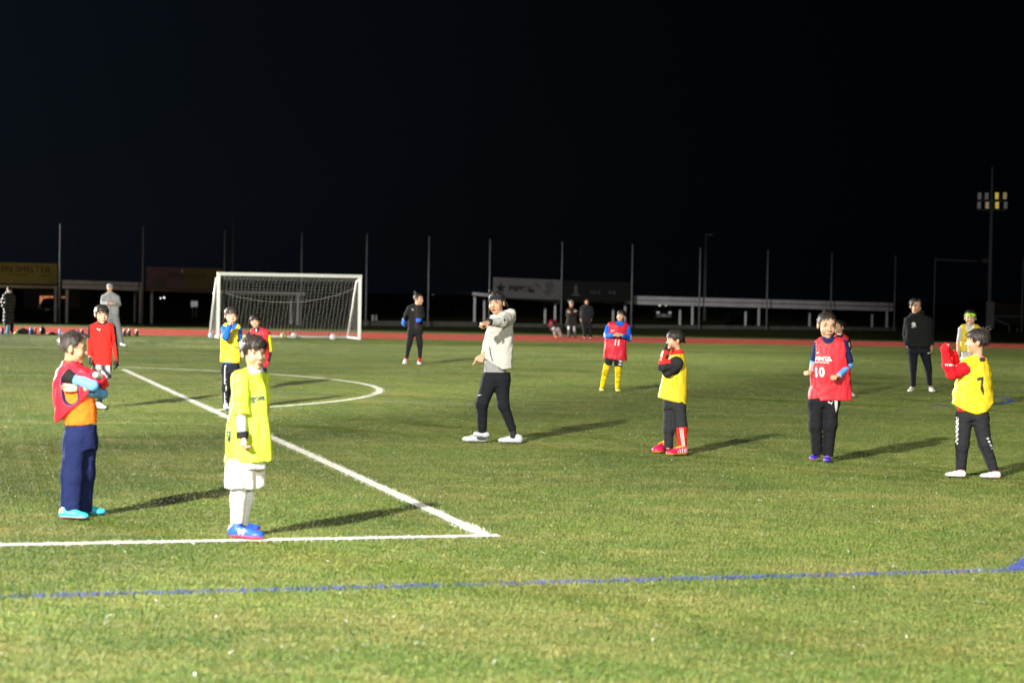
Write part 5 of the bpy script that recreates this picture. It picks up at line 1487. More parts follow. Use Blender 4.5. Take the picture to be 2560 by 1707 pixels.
sh = f.cloth('shirt', GKR, [(930, 152, 418, .48), (900, 155, 416, .48), (760, 155, 414, .47), (600, 160, 412, .47), (480, 160, 420, .47), (420, 155, 430, .46), (385, 175, 408, .48), (355, 225, 368, .6), (335, 245, 350, .75)],
        [((152, 425, .0), (132, 620, .02), 46, 38), ((132, 620, .02), (130, 790, -.075), 38, 30, 'f'), ((422, 425, .04), (456, 640, .08), 46, 38), ((456, 640, .08), (478, 835, .0), 37, 29, 'f')],
        cuts=[((150, 895), (420, 912), 1)], wr=.006, freq=(16, 16, 12), seed=61, paint=jp, yoke=.95)
f.cat(sh, (241, 438), 48, WHITE, 1, 10); f.cat(sh, (122, 408), 36, WHITE, 1, 20)
f.glove((.03, .03, .033), **h1); f.glove((.03, .03, .033), **h2)
f.cloth('cuff', col(120, 30, 36), cones=[((477, 828, .0), (482, 868, -.01), 27, 25, 'f', 'F')], wr=0)
f.cloth('shorts', (.16, .165, .165), [(960, 160, 412, .5), (890, 162, 408, .5)], [((210, 960, .02), (200, 1060, .02), 60, 62, 'f'), ((340, 960, .0), (345, 1075, .0), 66, 66, 'f')], wr=.006, seed=62,
        paint=lambda c, V, P, N: np.where((np.sin(P[:, 0] * .05 + 2.2 * np.sin(P[:, 1] * .022)) > .35)[:, None], np.array((.55, .56, .56)), np.where((np.sin(P[:, 0] * .05 + 2.2 * np.sin(P[:, 1] * .022)) < -.5)[:, None], np.array((.03, .03, .03)), c)))
for Lg in (((205, 1000, .02), (150, 1200, .05), (118, 1405, .10)), ((330, 1000), (285, 1200, -.03), (252, 1405, .0))):
    f.cloth('legging', (.016, .020, .028), cones=[(Lg[0], Lg[1], 52, 42), (Lg[1], Lg[2], 42, 30)], wr=.002)
f.shoe((196, 1462), (346, 1478), col(235, 232, 240), col(190, 185, 200), L=.25, knot=WHITE)
f.shoe((90, 1432), (130, 1452), col(235, 232, 240), col(190, 185, 200), L=.24)

# ---- boy in yellow bib number 4, pointing
f = Fig((540, 750, 5.406), (190, 1470), 'boy in yellow bib number 4 pointing with blue sleeve before his face', KIDS)
T = [(900, 90, 305, .55), (800, 75, 315, .5), (640, 75, 318, .48), (480, 80, 318, .48), (400, 92, 312, .46), (360, 120, 290, .5), (335, 170, 255, .7)]
la = ((118, 385, -.03), (128, 500, -.22), (190, 330, -.26)); ra = ((305, 390, .03), (328, 560, .08), (318, 730, .02))
hp_ = dict(wr=(188, 325, -.265), dir=(.12, -.8, .25), pn=(.1, .3, .9), th=(1, 0, .2), pose='point', L=.13)
f.body((208, 205, 254), 14, (218, 335), [la, ra], [((135, 915, .0), (130, 1190, -.02), (130, 1425, .02)), ((250, 915, .03), (245, 1190, .03), (235, 1420, .08))], T, hands=[hp_, dict(wr=(318, 735, .02), dir=(0, -.2, -1), pn=(1, 0, 0), th=(0, -1, 0))], pitch=2, mouth='shut')
f.hair('fringe', .065, .06, .015, col=(.032, .024, .020))
BS = col(32, 92, 190)
f.cloth('shirt', BS, [(905, 66, 312, .5), (820, 66, 318, .5), (640, 70, 322, .49), (480, 76, 322, .49), (400, 90, 316, .48), (355, 120, 290, .5), (335, 160, 262, .65)],
        [((120, 395, -.03), (132, 500, -.21), 56, 46), ((132, 500, -.21), (185, 335, -.255), 44, 34, 'f'), ((302, 395, .03), (326, 560, .08), 44, 38), ((326, 560, .08), (320, 720, .03), 36, 30, 'f')], wr=.006, freq=(18, 18, 16), seed=71, yoke=.95, shrink=.88)
bib = f.cloth('bib', YEL, [(870, 46, 332, .52), (800, 54, 330, .52), (640, 60, 330, .52), (500, 66, 328, .52), (420, 76, 326, .52), (370, 92, 318, .54), (335, 120, 300, .56), (320, 150, 270, .6)],
        holes=[((140, 440, -.6), (118, 560, -.6), 42, 36), ((128, 430, -.15), (120, 540, -.18), 46, 38), ((215, 330, -.05), (220, 290, -.02), 66, 80), ((238, 370, -.2), (240, 350, -.2), 46, 40), ((322, 470, .0), (350, 520, .0), 30, 40)], cuts=[((50, 838), (335, 848), 1)], wr=.009, freq=(17, 17, 5), seed=72, mat='nylon', yoke=.72, yr=.008)
f.text(bib, '4', (294, 545), 66, .75, (.03, .03, .03), rot=8); f.cat(bib, (275, 640), 60, (.02, .02, .02), 1, 12)
f.poly(bib, [(200, 480), (206, 480), (210, 700), (206, 800), (201, 800)], col(150, 130, 20), 'seam')
def tp(c, V, P, N):
    for x in (118, 134): c[(np.abs(P[:, 0] - x + (P[:, 1] - 1180) * .0) < 3.2) & (V[:, 1] < .03) & (P[:, 1] > 880)] = (.55, .55, .55)
    return c
f.cloth('trousers', (.014, .014, .016), [(990, 74, 315, .52), (900, 76, 312, .52), (850, 82, 308, .52)], [((138, 920), (134, 1190, -.02), 62, 56), ((134, 1190, -.02), (132, 1440, .02), 52, 42, 'f'), ((250, 920, .03), (246, 1190, .03), 62, 54), ((246, 1190, .03), (236, 1430, .08), 52, 42, 'f')], wr=0.0037, freq=(16, 16, 20), seed=73, paint=tp)
f.shoe((124, 1462), (160, 1488), col(200, 205, 225), col(70, 100, 190), L=.24)
f.shoe((225, 1440), (262, 1462), col(200, 205, 225), col(70, 100, 190), L=.24)

# ---- boy in red bib with yellow and black sleeves, behind the neon shirt
f = Fig((540, 750, 5.406), (590, 1178), 'boy in red bib with yellow and black sleeves behind the neon shirted boy', KIDS)
T = [(820, 480, 680, .55), (700, 470, 700, .5), (560, 462, 712, .48), (480, 460, 712, .46), (430, 475, 700, .48), (400, 510, 640, .55), (380, 525, 600, .7)]
la = ((470, 450, .0), (372, 560, .04), (392, 700, -.05)); ra = ((700, 455, .02), (728, 660, .08), (690, 850, -.04))
f.body((530, 282, 188), 4, (552, 385), [la, ra], [((540, 850), (560, 1000, -.04), (575, 1150, .0)), ((630, 850), (640, 980, -.06), (688, 1090, .10))], T, hands=[dict(wr=(392, 702, -.05), dir=(0, -.2, -1), pn=(-1, -.5, 0), th=(.4, -1, 0))], pitch=3)
f.hair('bowl', .065, .05, .03, col=(.018, .014, .013))
def jp(c, V, P, N):
    o, t = side(P, (715, 440), (735, 700)); c[(np.abs(o + 4) < 24) & (P[:, 1] > 470) & (P[:, 1] < 705) & (P[:, 0] > 690)] = col(222, 225, 30)
    c[(P[:, 0] < 400)] = col(222, 225, 30); c[(P[:, 1] > 365) & (P[:, 1] < 402) & (P[:, 0] > 612) & (P[:, 0] < 680)] = col(222, 225, 30)
    return c
f.cloth('jacket', (.022, .024, .034), [(840, 470, 690, .52), (700, 462, 708, .5), (560, 456, 716, .5), (480, 456, 716, .5), (430, 470, 706, .5), (395, 500, 660, .55), (372, 505, 615, .7)],
        [((472, 455, .0), (376, 545, .04), 42, 40), ((376, 545, .04), (390, 690, -.04), 36, 30, 'f'), ((698, 465, .02), (728, 660, .08), 42, 36), ((728, 660, .08), (700, 830, -.03), 34, 28, 'f')], wr=.006, freq=(18, 18, 16), seed=81, paint=jp, yoke=.95, shrink=.88)
f.cloth('bib', RED, [(880, 440, 722, .5), (760, 448, 720, .5), (620, 450, 718, .5), (520, 450, 716, .5), (460, 455, 720, .5), (420, 475, 716, .5), (395, 520, 690, .52), (380, 530, 650, .55)],
        holes=[((552, 380, -.1), (545, 350, -.08), 56, 60), ((730, 520, .0), (760, 560, .0), 38, 50), ((452, 520, .0), (420, 560, .0), 30, 40)], cuts=[((440, 860), (720, 868), 1)], wr=.007, freq=(16, 16, 5), seed=82, mat='nylon', yoke=.72, yr=.008)
f.cloth('undershirt', (.5, .6, .68), cones=[((545, 425, -.085), (545, 395, -.07), 12, 12)], wr=0)
f.glove(col(215, 50, 62), name='glove', wr=(690, 852, -.05), dir=(-.3, -.4, -.9), pn=(.6, -.8, 0), th=(-.5, -.5, 0), pose='cup')
f.cloth('trousers', (.016, .017, .022), [(880, 478, 690, .52), (820, 480, 690, .52)], [((545, 860), (562, 1000, -.04), 52, 44), ((562, 1000, -.04), (577, 1150, .0), 42, 34, 'f'), ((632, 860), (642, 985, -.06), 52, 44), ((642, 985, -.06), (690, 1092, .10), 42, 32, 'f')], wr=0.0037, seed=83)
f.shoe((572, 1172), (600, 1198), col(210, 212, 220), col(40, 80, 200), L=.23)
sh = f.shoe((700, 1160), (672, 1218), col(205, 208, 214), col(40, 90, 215), L=.24, hz=.13, dz=.01)

# ---- adult keeper far away
f = Fig((990, 720, 7.467), (300, 1428), 'man in black training wear with blue goalkeeper gloves looking sideways')
T = [(850, 225, 500, .55), (760, 225, 500, .5), (600, 235, 495, .5), (450, 230, 500, .5), (370, 235, 500, .46), (335, 280, 460, .5), (305, 340, 435, .8)]
la = ((245, 375, .0), (178, 490, .05), (138, 590, -.05)); ra = ((488, 380, .05), (512, 520, .06), (452, 605, -.16))
f.body((425, 202, 226), 55, (392, 315), [la, ra], [((290, 800), (240, 1050, .0), (195, 1320, .04)), ((415, 800), (448, 1050, -.02), (442, 1325, .0))], T, adult=True, pitch=2, mouth='shut')
f.hair('short', .045, .03, .02, col=(.02, .016, .015), extra=[((0, .3, .95), (0, .42, 1.12), .07, .05), ((-.04, .42, 1.1), (.06, .45, 1.15), .045, .05)])
BKC = (.017, .018, .019)
def jp(c, V, P, N):
    c[(P[:, 0] > 345) & (P[:, 0] < 405) & (P[:, 1] > 335) & (P[:, 1] < 800)] = (.042, .026, .028)
    return c
jk = f.cloth('training_top', BKC, [(775, 218, 506, .52), (650, 226, 502, .5), (500, 228, 502, .5), (420, 226, 508, .5), (365, 236, 502, .5), (325, 285, 460, .55), (305, 335, 440, .7)],
        [((248, 380, .0), (182, 492, .05), 44, 36), ((182, 492, .05), (142, 585, -.045), 36, 28, 'f'), ((485, 385, .05), (510, 520, .06), 44, 36), ((510, 520, .06), (458, 600, -.15), 35, 28, 'f')], wr=.006, freq=(15, 15, 13), seed=91, paint=jp, yoke=.95)
f.cat(jk, (305, 402), 44, WHITE, 1, 15)
GB = col(52, 108, 235)
f.glove(GB, fat=1.35, wr=(140, 588, -.05), dir=(-.2, -.4, -.9), pn=(-1, -.4, .1), th=(.3, -1, 0), pose='spread', L=.2)
f.glove(GB, fat=1.35, wr=(456, 602, -.155), dir=(-.25, -.9, .25), pn=(.2, -.3, .9), th=(-1, 0, .3), pose='cup', L=.2)
tr = f.cloth('trousers', (.014, .015, .016), [(860, 218, 502, .52), (790, 222, 504, .52), (745, 225, 500, .52)], [((292, 810), (244, 1050, .0), 74, 54), ((244, 1050, .0), (195, 1315, .04), 52, 33, 'f'), ((415, 810), (446, 1050, -.02), 74, 54), ((446, 1050, -.02), (444, 1318, .0), 52, 34, 'f')], wr=0.0031, freq=(14, 14, 20), seed=92)
f.cat(tr, (482, 885), 24, WHITE, 1)
for a in ((190, 1325, .04), (440, 1328, .0)): f.cloth('sock', col(205, 36, 44), cones=[((a[0], a[1] - 25, a[2]), (a[0], a[1] + 45, a[2]), 32, 30)], wr=0)
f.shoe((205, 1418), (130, 1450), col(225, 225, 228), (.03, .03, .03), L=.29, hz=.05, w=.38)
f.shoe((440, 1408), (432, 1452), col(230, 230, 232), col(180, 180, 185), L=.29, w=.38)

# ---- boy in red bib number 11
f = Fig((1490, 760, 6.536), (225, 1428), 'boy in red bib number 11 with yellow striped socks, hands clasped', KIDS)
T = [(880, 170, 465, .52), (760, 160, 480, .5), (600, 175, 490, .48), (450, 190, 510, .46), (375, 200, 520, .44), (335, 260, 480, .48), (300, 340, 440, .7), (285, 350, 430, .8)]
la = ((205, 375, .0), (160, 525, .02), (292, 508, -.20)); ra = ((525, 390, .0), (545, 565, .03), (425, 508, -.20))
f.body((413, 188, 200), -28, (390, 310), [la, ra], [((215, 895), (185, 1050, .0), (98, 1335, .04)), ((368, 905), (360, 1060, -.02), (345, 1350, -.02))], T,
       hands=[dict(wr=(292, 505, -.20), dir=(1, -.3, .1), pn=(0, -.8, .6), th=(0, -.2, 1), pose='cup'), dict(wr=(422, 505, -.20), dir=(-1, -.3, .05), pn=(0, -.8, .6), th=(0, -.2, 1), pose='cup')], pitch=-8, roll=6, vox=.009)
f.hair('fringe', .055, .045, .04, col=(.018, .015, .014))
JB = col(20, 96, 200)
def jp(c, V, P, N):
    o, t = side(P, (130, 455), (150, 560)); c[(np.abs(o) < 10) & (t > 0) & (t < 1) & (np.sin(P[:, 1] * .25) > -.3) & (P[:, 0] < 165)] = WHITE
    o, t = side(P, (575, 500), (568, 590)); c[(np.abs(o) < 8) & (t > 0) & (t < 1) & (np.sin(P[:, 1] * .25) > -.2)] = WHITE
    return c
f.cloth('jacket', JB, [(820, 150, 490, .5), (600, 172, 494, .49), (450, 188, 514, .48), (375, 196, 524, .46), (330, 245, 492, .5), (300, 330, 446, .65)],
        [((208, 385, .0), (168, 520, .02), 52, 48), ((168, 520, .02), (285, 515, -.19), 46, 38, 'f'), ((520, 400, .0), (542, 565, .03), 52, 48), ((542, 565, .03), (432, 515, -.19), 46, 36, 'f'), ((300, 318, .05), (470, 318, .05), 34, 34), ((260, 322, .0), (345, 345, -.07), 26, 16), ((475, 322, .0), (440, 350, -.06), 26, 16)], wr=.008, freq=(20, 20, 20), seed=101, paint=jp, yoke=.95, shrink=.88)
bib = f.cloth('bib', col(196, 30, 52), [(950, 112, 505, .46), (900, 120, 500, .46), (760, 128, 500, .46), (620, 150, 500, .47), (500, 172, 510, .48), (420, 180, 530, .48), (370, 182, 538, .48), (335, 190, 530, .5), (305, 240, 500, .52)],
        holes=[((190, 450, .0), (140, 520, .0), 30, 46), ((545, 470, .0), (580, 540, .0), 36, 46), ((390, 300, -.06), (390, 260, -.02), 62, 80), ((385, 325, -.2), (385, 300, -.16), 44, 46)], cuts=[((110, 885), (505, 932), 1)], wr=.012, freq=(14, 14, 6), seed=102, trim=(.02, .02, .03), mat='nylon', yoke=.72, yr=.008)
f.text(bib, '11', (343, 628), 96, .80, WHITE, rot=6); f.cat(bib, (268, 436), 58, WHITE, -1, -10)
st = f.cloth('shorts', (.018, .018, .020), [(930, 145, 450, .5), (880, 150, 450, .5)], [((212, 900), (195, 995, .0), 70, 62, 'f'), ((368, 910), (366, 1025, -.02), 70, 66, 'f')], wr=.004, seed=103)
f.poly(st, [(376, 920), (430, 928), (428, 942), (374, 934)], WHITE, 'lettering'); f.poly(st, [(380, 950), (428, 940), (426, 950), (382, 962)], WHITE, 'lettering'); f.poly(st, [(370, 975), (424, 982), (422, 1002), (368, 994)], (.7, .7, .7), 'lettering')
SY = col(228, 196, 14)
def socks(a, b):
    def fn(c, V, P, N):
        o, t = side(P, a, b)
        for k in (.26, .335, .41, .485, .72): c[np.abs(t - k) < .012] = BLACK
        return c
    return fn
f.cloth('sock', SY, cones=[((180, 985, .0), (150, 1120, .01), 50, 46), ((150, 1120, .01), (98, 1345, .04), 46, 31)], wr=.002, paint=socks((180, 985), (95, 1345)), vox=.010)
f.cloth('sock', SY, cones=[((358, 1025, -.02), (360, 1150, -.01), 50, 46), ((360, 1150, -.01), (345, 1365, -.02), 46, 32)], wr=.002, paint=socks((358, 1025), (345, 1365)), vox=.010)
SYS = col(226, 214, 90)
f.shoe((92, 1402), (100, 1436), SYS, col(190, 180, 60), L=.25, knot=WHITE)
f.shoe((325, 1412), (392, 1442), SYS, col(190, 180, 60), L=.25, knot=WHITE)

# ---- man in the black hooded top
f = Fig((2240, 730, 5.808), (370, 1452), 'bearded man standing in black hooded top with white chest emblem')
T = [(830, 160, 515, .55), (760, 150, 525, .5), (600, 140, 530, .48), (480, 135, 520, .48), (400, 140, 505, .46), (350, 190, 440, .52), (320, 240, 370, .8)]
la = ((165, 410, .0), (128, 610, .06), (165, 790, -.04)); ra = ((480, 410, .0), (512, 610, .05), (520, 770, -.03))
f.body((285, 197, 226), 16, (300, 330), [la, ra], [((245, 850), (250, 1115, .0), (252, 1370, .03)), ((420, 850), (470, 1110, -.02), (488, 1360, .0))], T, adult=True, hands=[dict(wr=(520, 772, -.03), dir=(.05, -.2, -1), pn=(1, -.3, 0), th=(-.2, -1, 0), pose='relaxed', L=.19)], pitch=2)
f.hair('back', .07, .05, .015, col=(.014, .012, .013), extra=[((-.2, -.3, .86), (.1, -.34, .90), .10, .10), ((.1, -.34, .9), (.32, -.15, .78), .10, .06)])
S = Sdf(); f.hell(S, (0, -.28, .07), (.12, .10, .075)); f.hell(S, (0, -.37, .255), (.10, .05, .016), .01); S.func(lambda p, d: np.maximum(d, (f.toH(p)[:, 2] - .28) * f.hh)); f.obj('beard', S.mesh(.006), 'hair', (.03, .024, .02))
BT = (.016, .017, .018)
jk = f.cloth('hooded_top', BT, [(800, 145, 518, .52), (740, 138, 526, .5), (600, 134, 534, .5), (480, 128, 526, .5), (400, 138, 510, .5), (350, 190, 445, .55), (310, 225, 380, .7)],
        [((168, 415, .0), (132, 610, .06), 52, 40), ((132, 610, .06), (160, 790, -.03), 40, 32, 'f'), ((478, 415, .0), (510, 610, .05), 52, 40), ((510, 610, .05), (520, 775, -.03), 38, 32, 'f'), ((225, 330, .04), (385, 300, .05), 34, 34), ((215, 335, .0), (290, 345, -.08), 20, 16), ((385, 300, .04), (335, 340, -.06), 24, 14)], wr=.008, freq=(13, 13, 10), seed=111, yoke=.95)
rr = [(256 + 30 * math.cos(t) * (1 + .1 * math.sin(6 * t)), 466 + 28 * math.sin(t)) for t in np.linspace(0, 6.28, 25)[:-1]]
f.poly(jk, rr, (.62, .62, .6), 'crest'); f.poly(jk, [(256 + 14 * math.cos(t), 468 + 10 * math.sin(t)) for t in np.linspace(0, 6.28, 13)[:-1]], BT, 'crest', .006)
f.poly(jk, [(224, 504), (292, 488), (294, 502), (226, 520)], (.55, .55, .54), 'lettering')
tr = f.cloth('trousers', (.014, .016, .024), [(890, 158, 512, .52), (810, 160, 516, .52)], [((246, 860), (250, 1115, .0), 78, 50), ((250, 1115, .0), (250, 1375, .03), 48, 36, 'f'), ((418, 860), (470, 1110, -.02), 78, 52), ((470, 1110, -.02), (488, 1362, .0), 48, 36, 'f')], wr=0.0025, freq=(14, 14, 18), seed=112)
f.poly(tr, [(458, 882), (474, 878), (490, 882), (488, 896), (474, 892), (460, 898)], WHITE, 'logo')
f.shoe((268, 1438), (172, 1458), col(226, 224, 218), col(190, 188, 182), L=.29, knot=WHITE)
f.shoe((480, 1438), (568, 1462), col(226, 224, 218), col(190, 188, 182), L=.29, knot=WHITE)

# ---- boy with the green headband, half hidden by number 7
f = Fig((2260, 620, 6.03), (985, 2420), 'smiling boy in yellow bib with a neon green headband behind number 7', KIDS)
T = [(1650, 860, 1110, .55), (1500, 850, 1120, .5), (1350, 850, 1130, .48), (1240, 860, 1125, .46), (1195, 890, 1090, .5), (1165, 940, 1040, .7)]
la = ((860, 1230, .0), (822, 1430, .03), (815, 1640, -.05)); ra = ((1125, 1230, .0), (1160, 1430, .03), (1150, 1620, -.05))
f.body((1000, 1042, 245), -14, (995, 1175), [la, ra], [((920, 1700), (925, 2030, .0), (930, 2350, .03)), ((1055, 1700), (1050, 2030, .0), (1045, 2350, .0))], T, hands=[dict(wr=(815, 1640, -.05), dir=(0, -.2, -1), pn=(-1, 0, 0), th=(0, -1, 0)), dict(wr=(1150, 1622, -.05), dir=(0, -.2, -1), pn=(1, 0, 0), th=(0, -1, 0))], mouth='smile', brow=False)
f.hair('short', .05, .035, .02, col=(.013, .011, .011))
S = Sdf(); f.hell(S, (0, .06, .64), (.375, .455, .30)); S.func(lambda p, d: np.maximum(d, (np.abs(f.toH(p)[:, 2] - .665) - .10) * f.hh)); hb = f.obj('headband', S.mesh(.008), 'cloth', col(168, 230, 50))
f.poly(hb, [(1002, 1000), (1026, 1000), (1028, 1012), (1012, 1014), (1026, 1022), (1020, 1028), (1000, 1026)], (.03, .05, .02), 'logo')
f.cloth('shirt', (.6, .6, .62), [(1660, 850, 1120, .5), (1400, 845, 1130, .5), (1240, 855, 1132, .48), (1190, 890, 1095, .5), (1160, 940, 1050, .65)], [((862, 1235, .0), (832, 1400, .02), 44, 40, 'f'), ((1122, 1235, .0), (1150, 1400, .02), 44, 40, 'f')], wr=.004, seed=121, paint=lambda c, V, P, N: np.where((np.sin(P[:, 0] * .3) * np.sin(P[:, 1] * .3) > .1)[:, None], np.array((.25, .25, .27)), c), yoke=.95, shrink=.88)
f.cloth('undershirt', (.016, .017, .022), cones=[((828, 1380, .02), (822, 1430, .03), 28, 27), ((822, 1430, .03), (815, 1630, -.045), 27, 21, 'f'), ((1152, 1380, .02), (1160, 1430, .03), 28, 27), ((1160, 1430, .03), (1150, 1610, -.045), 27, 21, 'f'), ((990, 1200, .0), (992, 1150, .0), 56, 50)], wr=.002)
bib = f.cloth('bib', YEL, [(1580, 828, 1150, .48), (1450, 832, 1146, .48), (1320, 836, 1146, .48), (1230, 842, 1146, .48), (1190, 862, 1125, .5), (1160, 905, 1080, .54)], holes=[((985, 1180, -.10), (988, 1130, -.06), 60, 70), ((840, 1330, .0), (810, 1380, .0), 20, 40), ((1148, 1330, .0), (1180, 1380, .0), 20, 40)], cuts=[((820, 1562), (1150, 1562), 1)], wr=.008, freq=(15, 15, 5), seed=122, mat='nylon', yoke=.72, yr=.008)
f.poly(bib, [(918, 1180), (945, 1165), (958, 1215), (975, 1235), (1000, 1230), (1045, 1165), (1066, 1175), (1010, 1248), (965, 1252), (935, 1225)], WHITE, 'collar_trim')
f.text(bib, '9', (935, 1315), 60, .8, (.03, .03, .03)); f.cat(bib, (915, 1392), 46, (.02, .02, .02), 1)
f.cloth('shorts', (.72, .72, .74), [(1760, 845, 1128, .5), (1640, 852, 1122, .5)], [((918, 1700), (915, 1880, .0), 74, 72, 'f'), ((1052, 1700), (1056, 1880, .0), 74, 72, 'f')], wr=.006, seed=123)
for x, d in ((928, .0), (1048, .0)): f.cloth('sock', WHITE, cones=[((x, 2000, d), (x + 2, 2340, d), 44, 34)], wr=.002)
f.shoe((925, 2405), (905, 2430), WHITE, (.5, .5, .5), L=.24); f.shoe((1045, 2405), (1062, 2430), WHITE, (.5, .5, .5), L=.24)

# ---- boy almost hidden behind number 10
f = Fig((1970, 750, 3.6476), (545, 876), 'boy in red bib mostly hidden behind number 10', KIDS)
T = [(640, 400, 560, .6), (500, 400, 565, .55), (400, 410, 560, .5), (350, 425, 545, .5), (320, 445, 510, .6), (300, 455, 500, .8)]
la = ((418, 370, .05), (400, 470, .08), (420, 560, .0)); ra = ((550, 375, -.02), (572, 450, .0), (530, 530, -.10))
f.body((468, 243, 128), -62, (472, 312), [la, ra], [((445, 640), (450, 740, .0), (455, 850, .04)), ((530, 640), (545, 740, .0), (570, 855, .0))], T, hands=[dict(wr=(530, 530, -.1), dir=(-.5, -.6, -.4), pn=(0, -1, .3), th=(-.3, 0, 1))])
f.hair('short', .05, .04, .02, col=(.014, .012, .012))
f.cloth('jacket', (.018, .018, .020), [(660, 398, 566, .55), (500, 398, 568, .52), (400, 405, 562, .5), (350, 425, 548, .52), (318, 440, 515, .6)], [((545, 375, -.02), (560, 440, .0), 24, 22), ((560, 440, .0), (532, 525, -.09), 20, 16, 'f'), ((420, 375, .05), (402, 470, .08), 22, 18)], wr=.005, seed=131, yoke=.95, shrink=.88)
f.poly(f.parts['jacket'], [(552, 388), (560, 386), (566, 424), (558, 428)], WHITE, 'logo')
f.cloth('collar', WHITE, cones=[((470, 320, .0), (472, 304, .0), 30, 28, 'f', 'F')], wr=.001)
f.cloth('bib', RED, [(700, 390, 572, .5), (560, 394, 572, .5), (440, 400, 572, .5), (380, 405, 562, .5), (345, 425, 545, .52), (322, 445, 520, .55)], holes=[((578, 410, .0), (590, 440, .0), 18, 26), ((470, 318, -.05), (470, 300, -.05), 30, 32)], cuts=[((390, 668), (575, 668), 1)], wr=.006, seed=132, mat='nylon', yoke=.72, yr=.008)
f.cloth('trousers', (.02, .02, .024), [(690, 400, 566, .5), (640, 402, 562, .5)], [((446, 650), (450, 740, .0), 32, 28), ((450, 740, .0), (455, 852, .04), 27, 20, 'f'), ((528, 650), (545, 740, .0), 32, 28), ((545, 740, .0), (568, 852, .0), 27, 20, 'f')], wr=0.0031, seed=133)
f.shoe((565, 872), (604, 882), WHITE, (.6, .6, .6), L=.24); f.shoe((455, 864), (440, 874), WHITE, (.6, .6, .6), L=.24)

# ---- man in grey tracksuit by the touch line
f = Fig((240, 700, 8.708), (480, 1435), 'man in light grey tracksuit and knit cap holding something pink')
T = [(800, 175, 500, .5), (640, 160, 500, .5), (480, 150, 495, .5), (380, 155, 485, .48), (320, 210, 430, .5), (280, 255, 375, .8)]
la = ((165, 370, .0), (135, 500, .05), (285, 515, -.2)); ra = ((470, 380, .0), (508, 530, .05), (375, 520, -.2))
f.body((302, 168, 186), 12, (315, 285), [la, ra], [((255, 790), (300, 1080, .0), (350, 1390, .05)), ((410, 790), (490, 1080, -.02), (560, 1390, .0))], T, adult=True, hands=[dict(wr=(285, 515, -.2), dir=(1, -.3, .1), pn=(0, -.9, .4), th=(0, 0, 1), pose='cup', L=.18), dict(wr=(378, 520, -.2), dir=(-1, -.3, .05), pn=(0, -.9, .4), th=(0, 0, 1), pose='cup', L=.18)], vox=.012)
S = Sdf(); f.hell(S, (0, .06, .66), (.385, .46, .38)); S.func(lambda p, d: np.maximum(d, (np.where(f.toH(p)[:, 1] < -.05, .60, .40) - f.toH(p)[:, 2]) * f.hh)); f.obj('knit_cap', S.mesh(.010), 'cloth', (.28, .28, .30))
GT = (.22, .225, .235)
jk = f.cloth('jacket', (.27, .275, .285), [(745, 150, 496, .5), (640, 150, 500, .5), (480, 142, 498, .5), (390, 145, 490, .5), (320, 205, 440, .54), (270, 248, 380, .7)], [((170, 380, .0), (140, 500, .05), 54, 46), ((140, 500, .05), (275, 515, -.19), 44, 34, 'f'), ((466, 385, .0), (505, 530, .05), 54, 46), ((505, 530, .05), (388, 525, -.19), 44, 34, 'f'), ((312, 300), (308, 258, .0), 62, 58, 'f')], wr=.008, freq=(12, 12, 12), seed=141, yoke=.95)
f.poly(jk, [(308, 300), (318, 300), (322, 560), (324, 740), (314, 740), (312, 560)], (.04, .04, .045), 'zip')
f.cloth('belt_trim', (.05, .05, .055), cones=[((410, 560, -.13), (500, 570, -.02), 10, 10), ((200, 470, -.10), (235, 520, -.12), 14, 12)], wr=0)
f.cloth('trousers', GT, [(850, 165, 492, .5), (740, 165, 490, .5)], [((255, 800), (300, 1080, .0), 84, 66), ((300, 1080, .0), (350, 1405, .05), 64, 58, 'f'), ((410, 800), (488, 1080, -.02), 84, 68), ((488, 1080, -.02), (555, 1412, .0), 66, 58, 'f')], wr=0.0043, freq=(11, 11, 14), seed=142)
f.cloth('phone', col(225, 110, 140), cones=[((310, 445, -.25), (345, 430, -.25), 12, 12)], wr=0)
f.shoe((520, 1440), (690, 1448), (.42, .42, .45), (.08, .08, .09), L=.29); f.shoe((330, 1400), (360, 1420), (.42, .42, .45), (.08, .08, .09), L=.29)

# ---- person in the long padded coat and mask
f = Fig((0, 690, 9.8), (215, 1395), 'person in long black padded coat and white face mask by the bottles')
T = [(900, 90, 320, .6), (700, 80, 330, .6), (500, 100, 330, .55), (440, 130, 320, .5), (400, 165, 290, .6)]
la = ((120, 470, .0), (62, 620, .05), (95, 790, -.05)); ra = ((315, 470, .05), (340, 640, .1), (310, 790, .0))
f.body((232, 345, 172), 28, (225, 430), [la, ra], [((170, 1000), (170, 1180, .0), (165, 1360, .03)), ((285, 1000, .03), (290, 1180, .03), (290, 1360, .05))], T, adult=True, hands=[dict(wr=(95, 792, -.05), dir=(.1, -.2, -1), pn=(-1, 0, 0), th=(0, -1, 0), L=.17)], vox=.014, mouth=None)
f.hair('bowl', .06, .05, .03, col=(.014, .012, .012), vox=.012)
S = Sdf(); f.hell(S, (0, -.20, .27), (.30, .30, .24)); S.func(lambda p, d: np.maximum(np.maximum(d, (f.toH(p)[:, 2] - .44) * f.hh), (f.toH(p)[:, 1] + .06) * f.hh)); f.obj('face_mask', S.mesh(.010), 'cloth', (.8, .79, .76))
def quilt(S):
    S.func(lambda p, d: d + .012 * np.cos(p[:, 2] * 2 * math.pi / .125) * (p[:, 2] > .3))
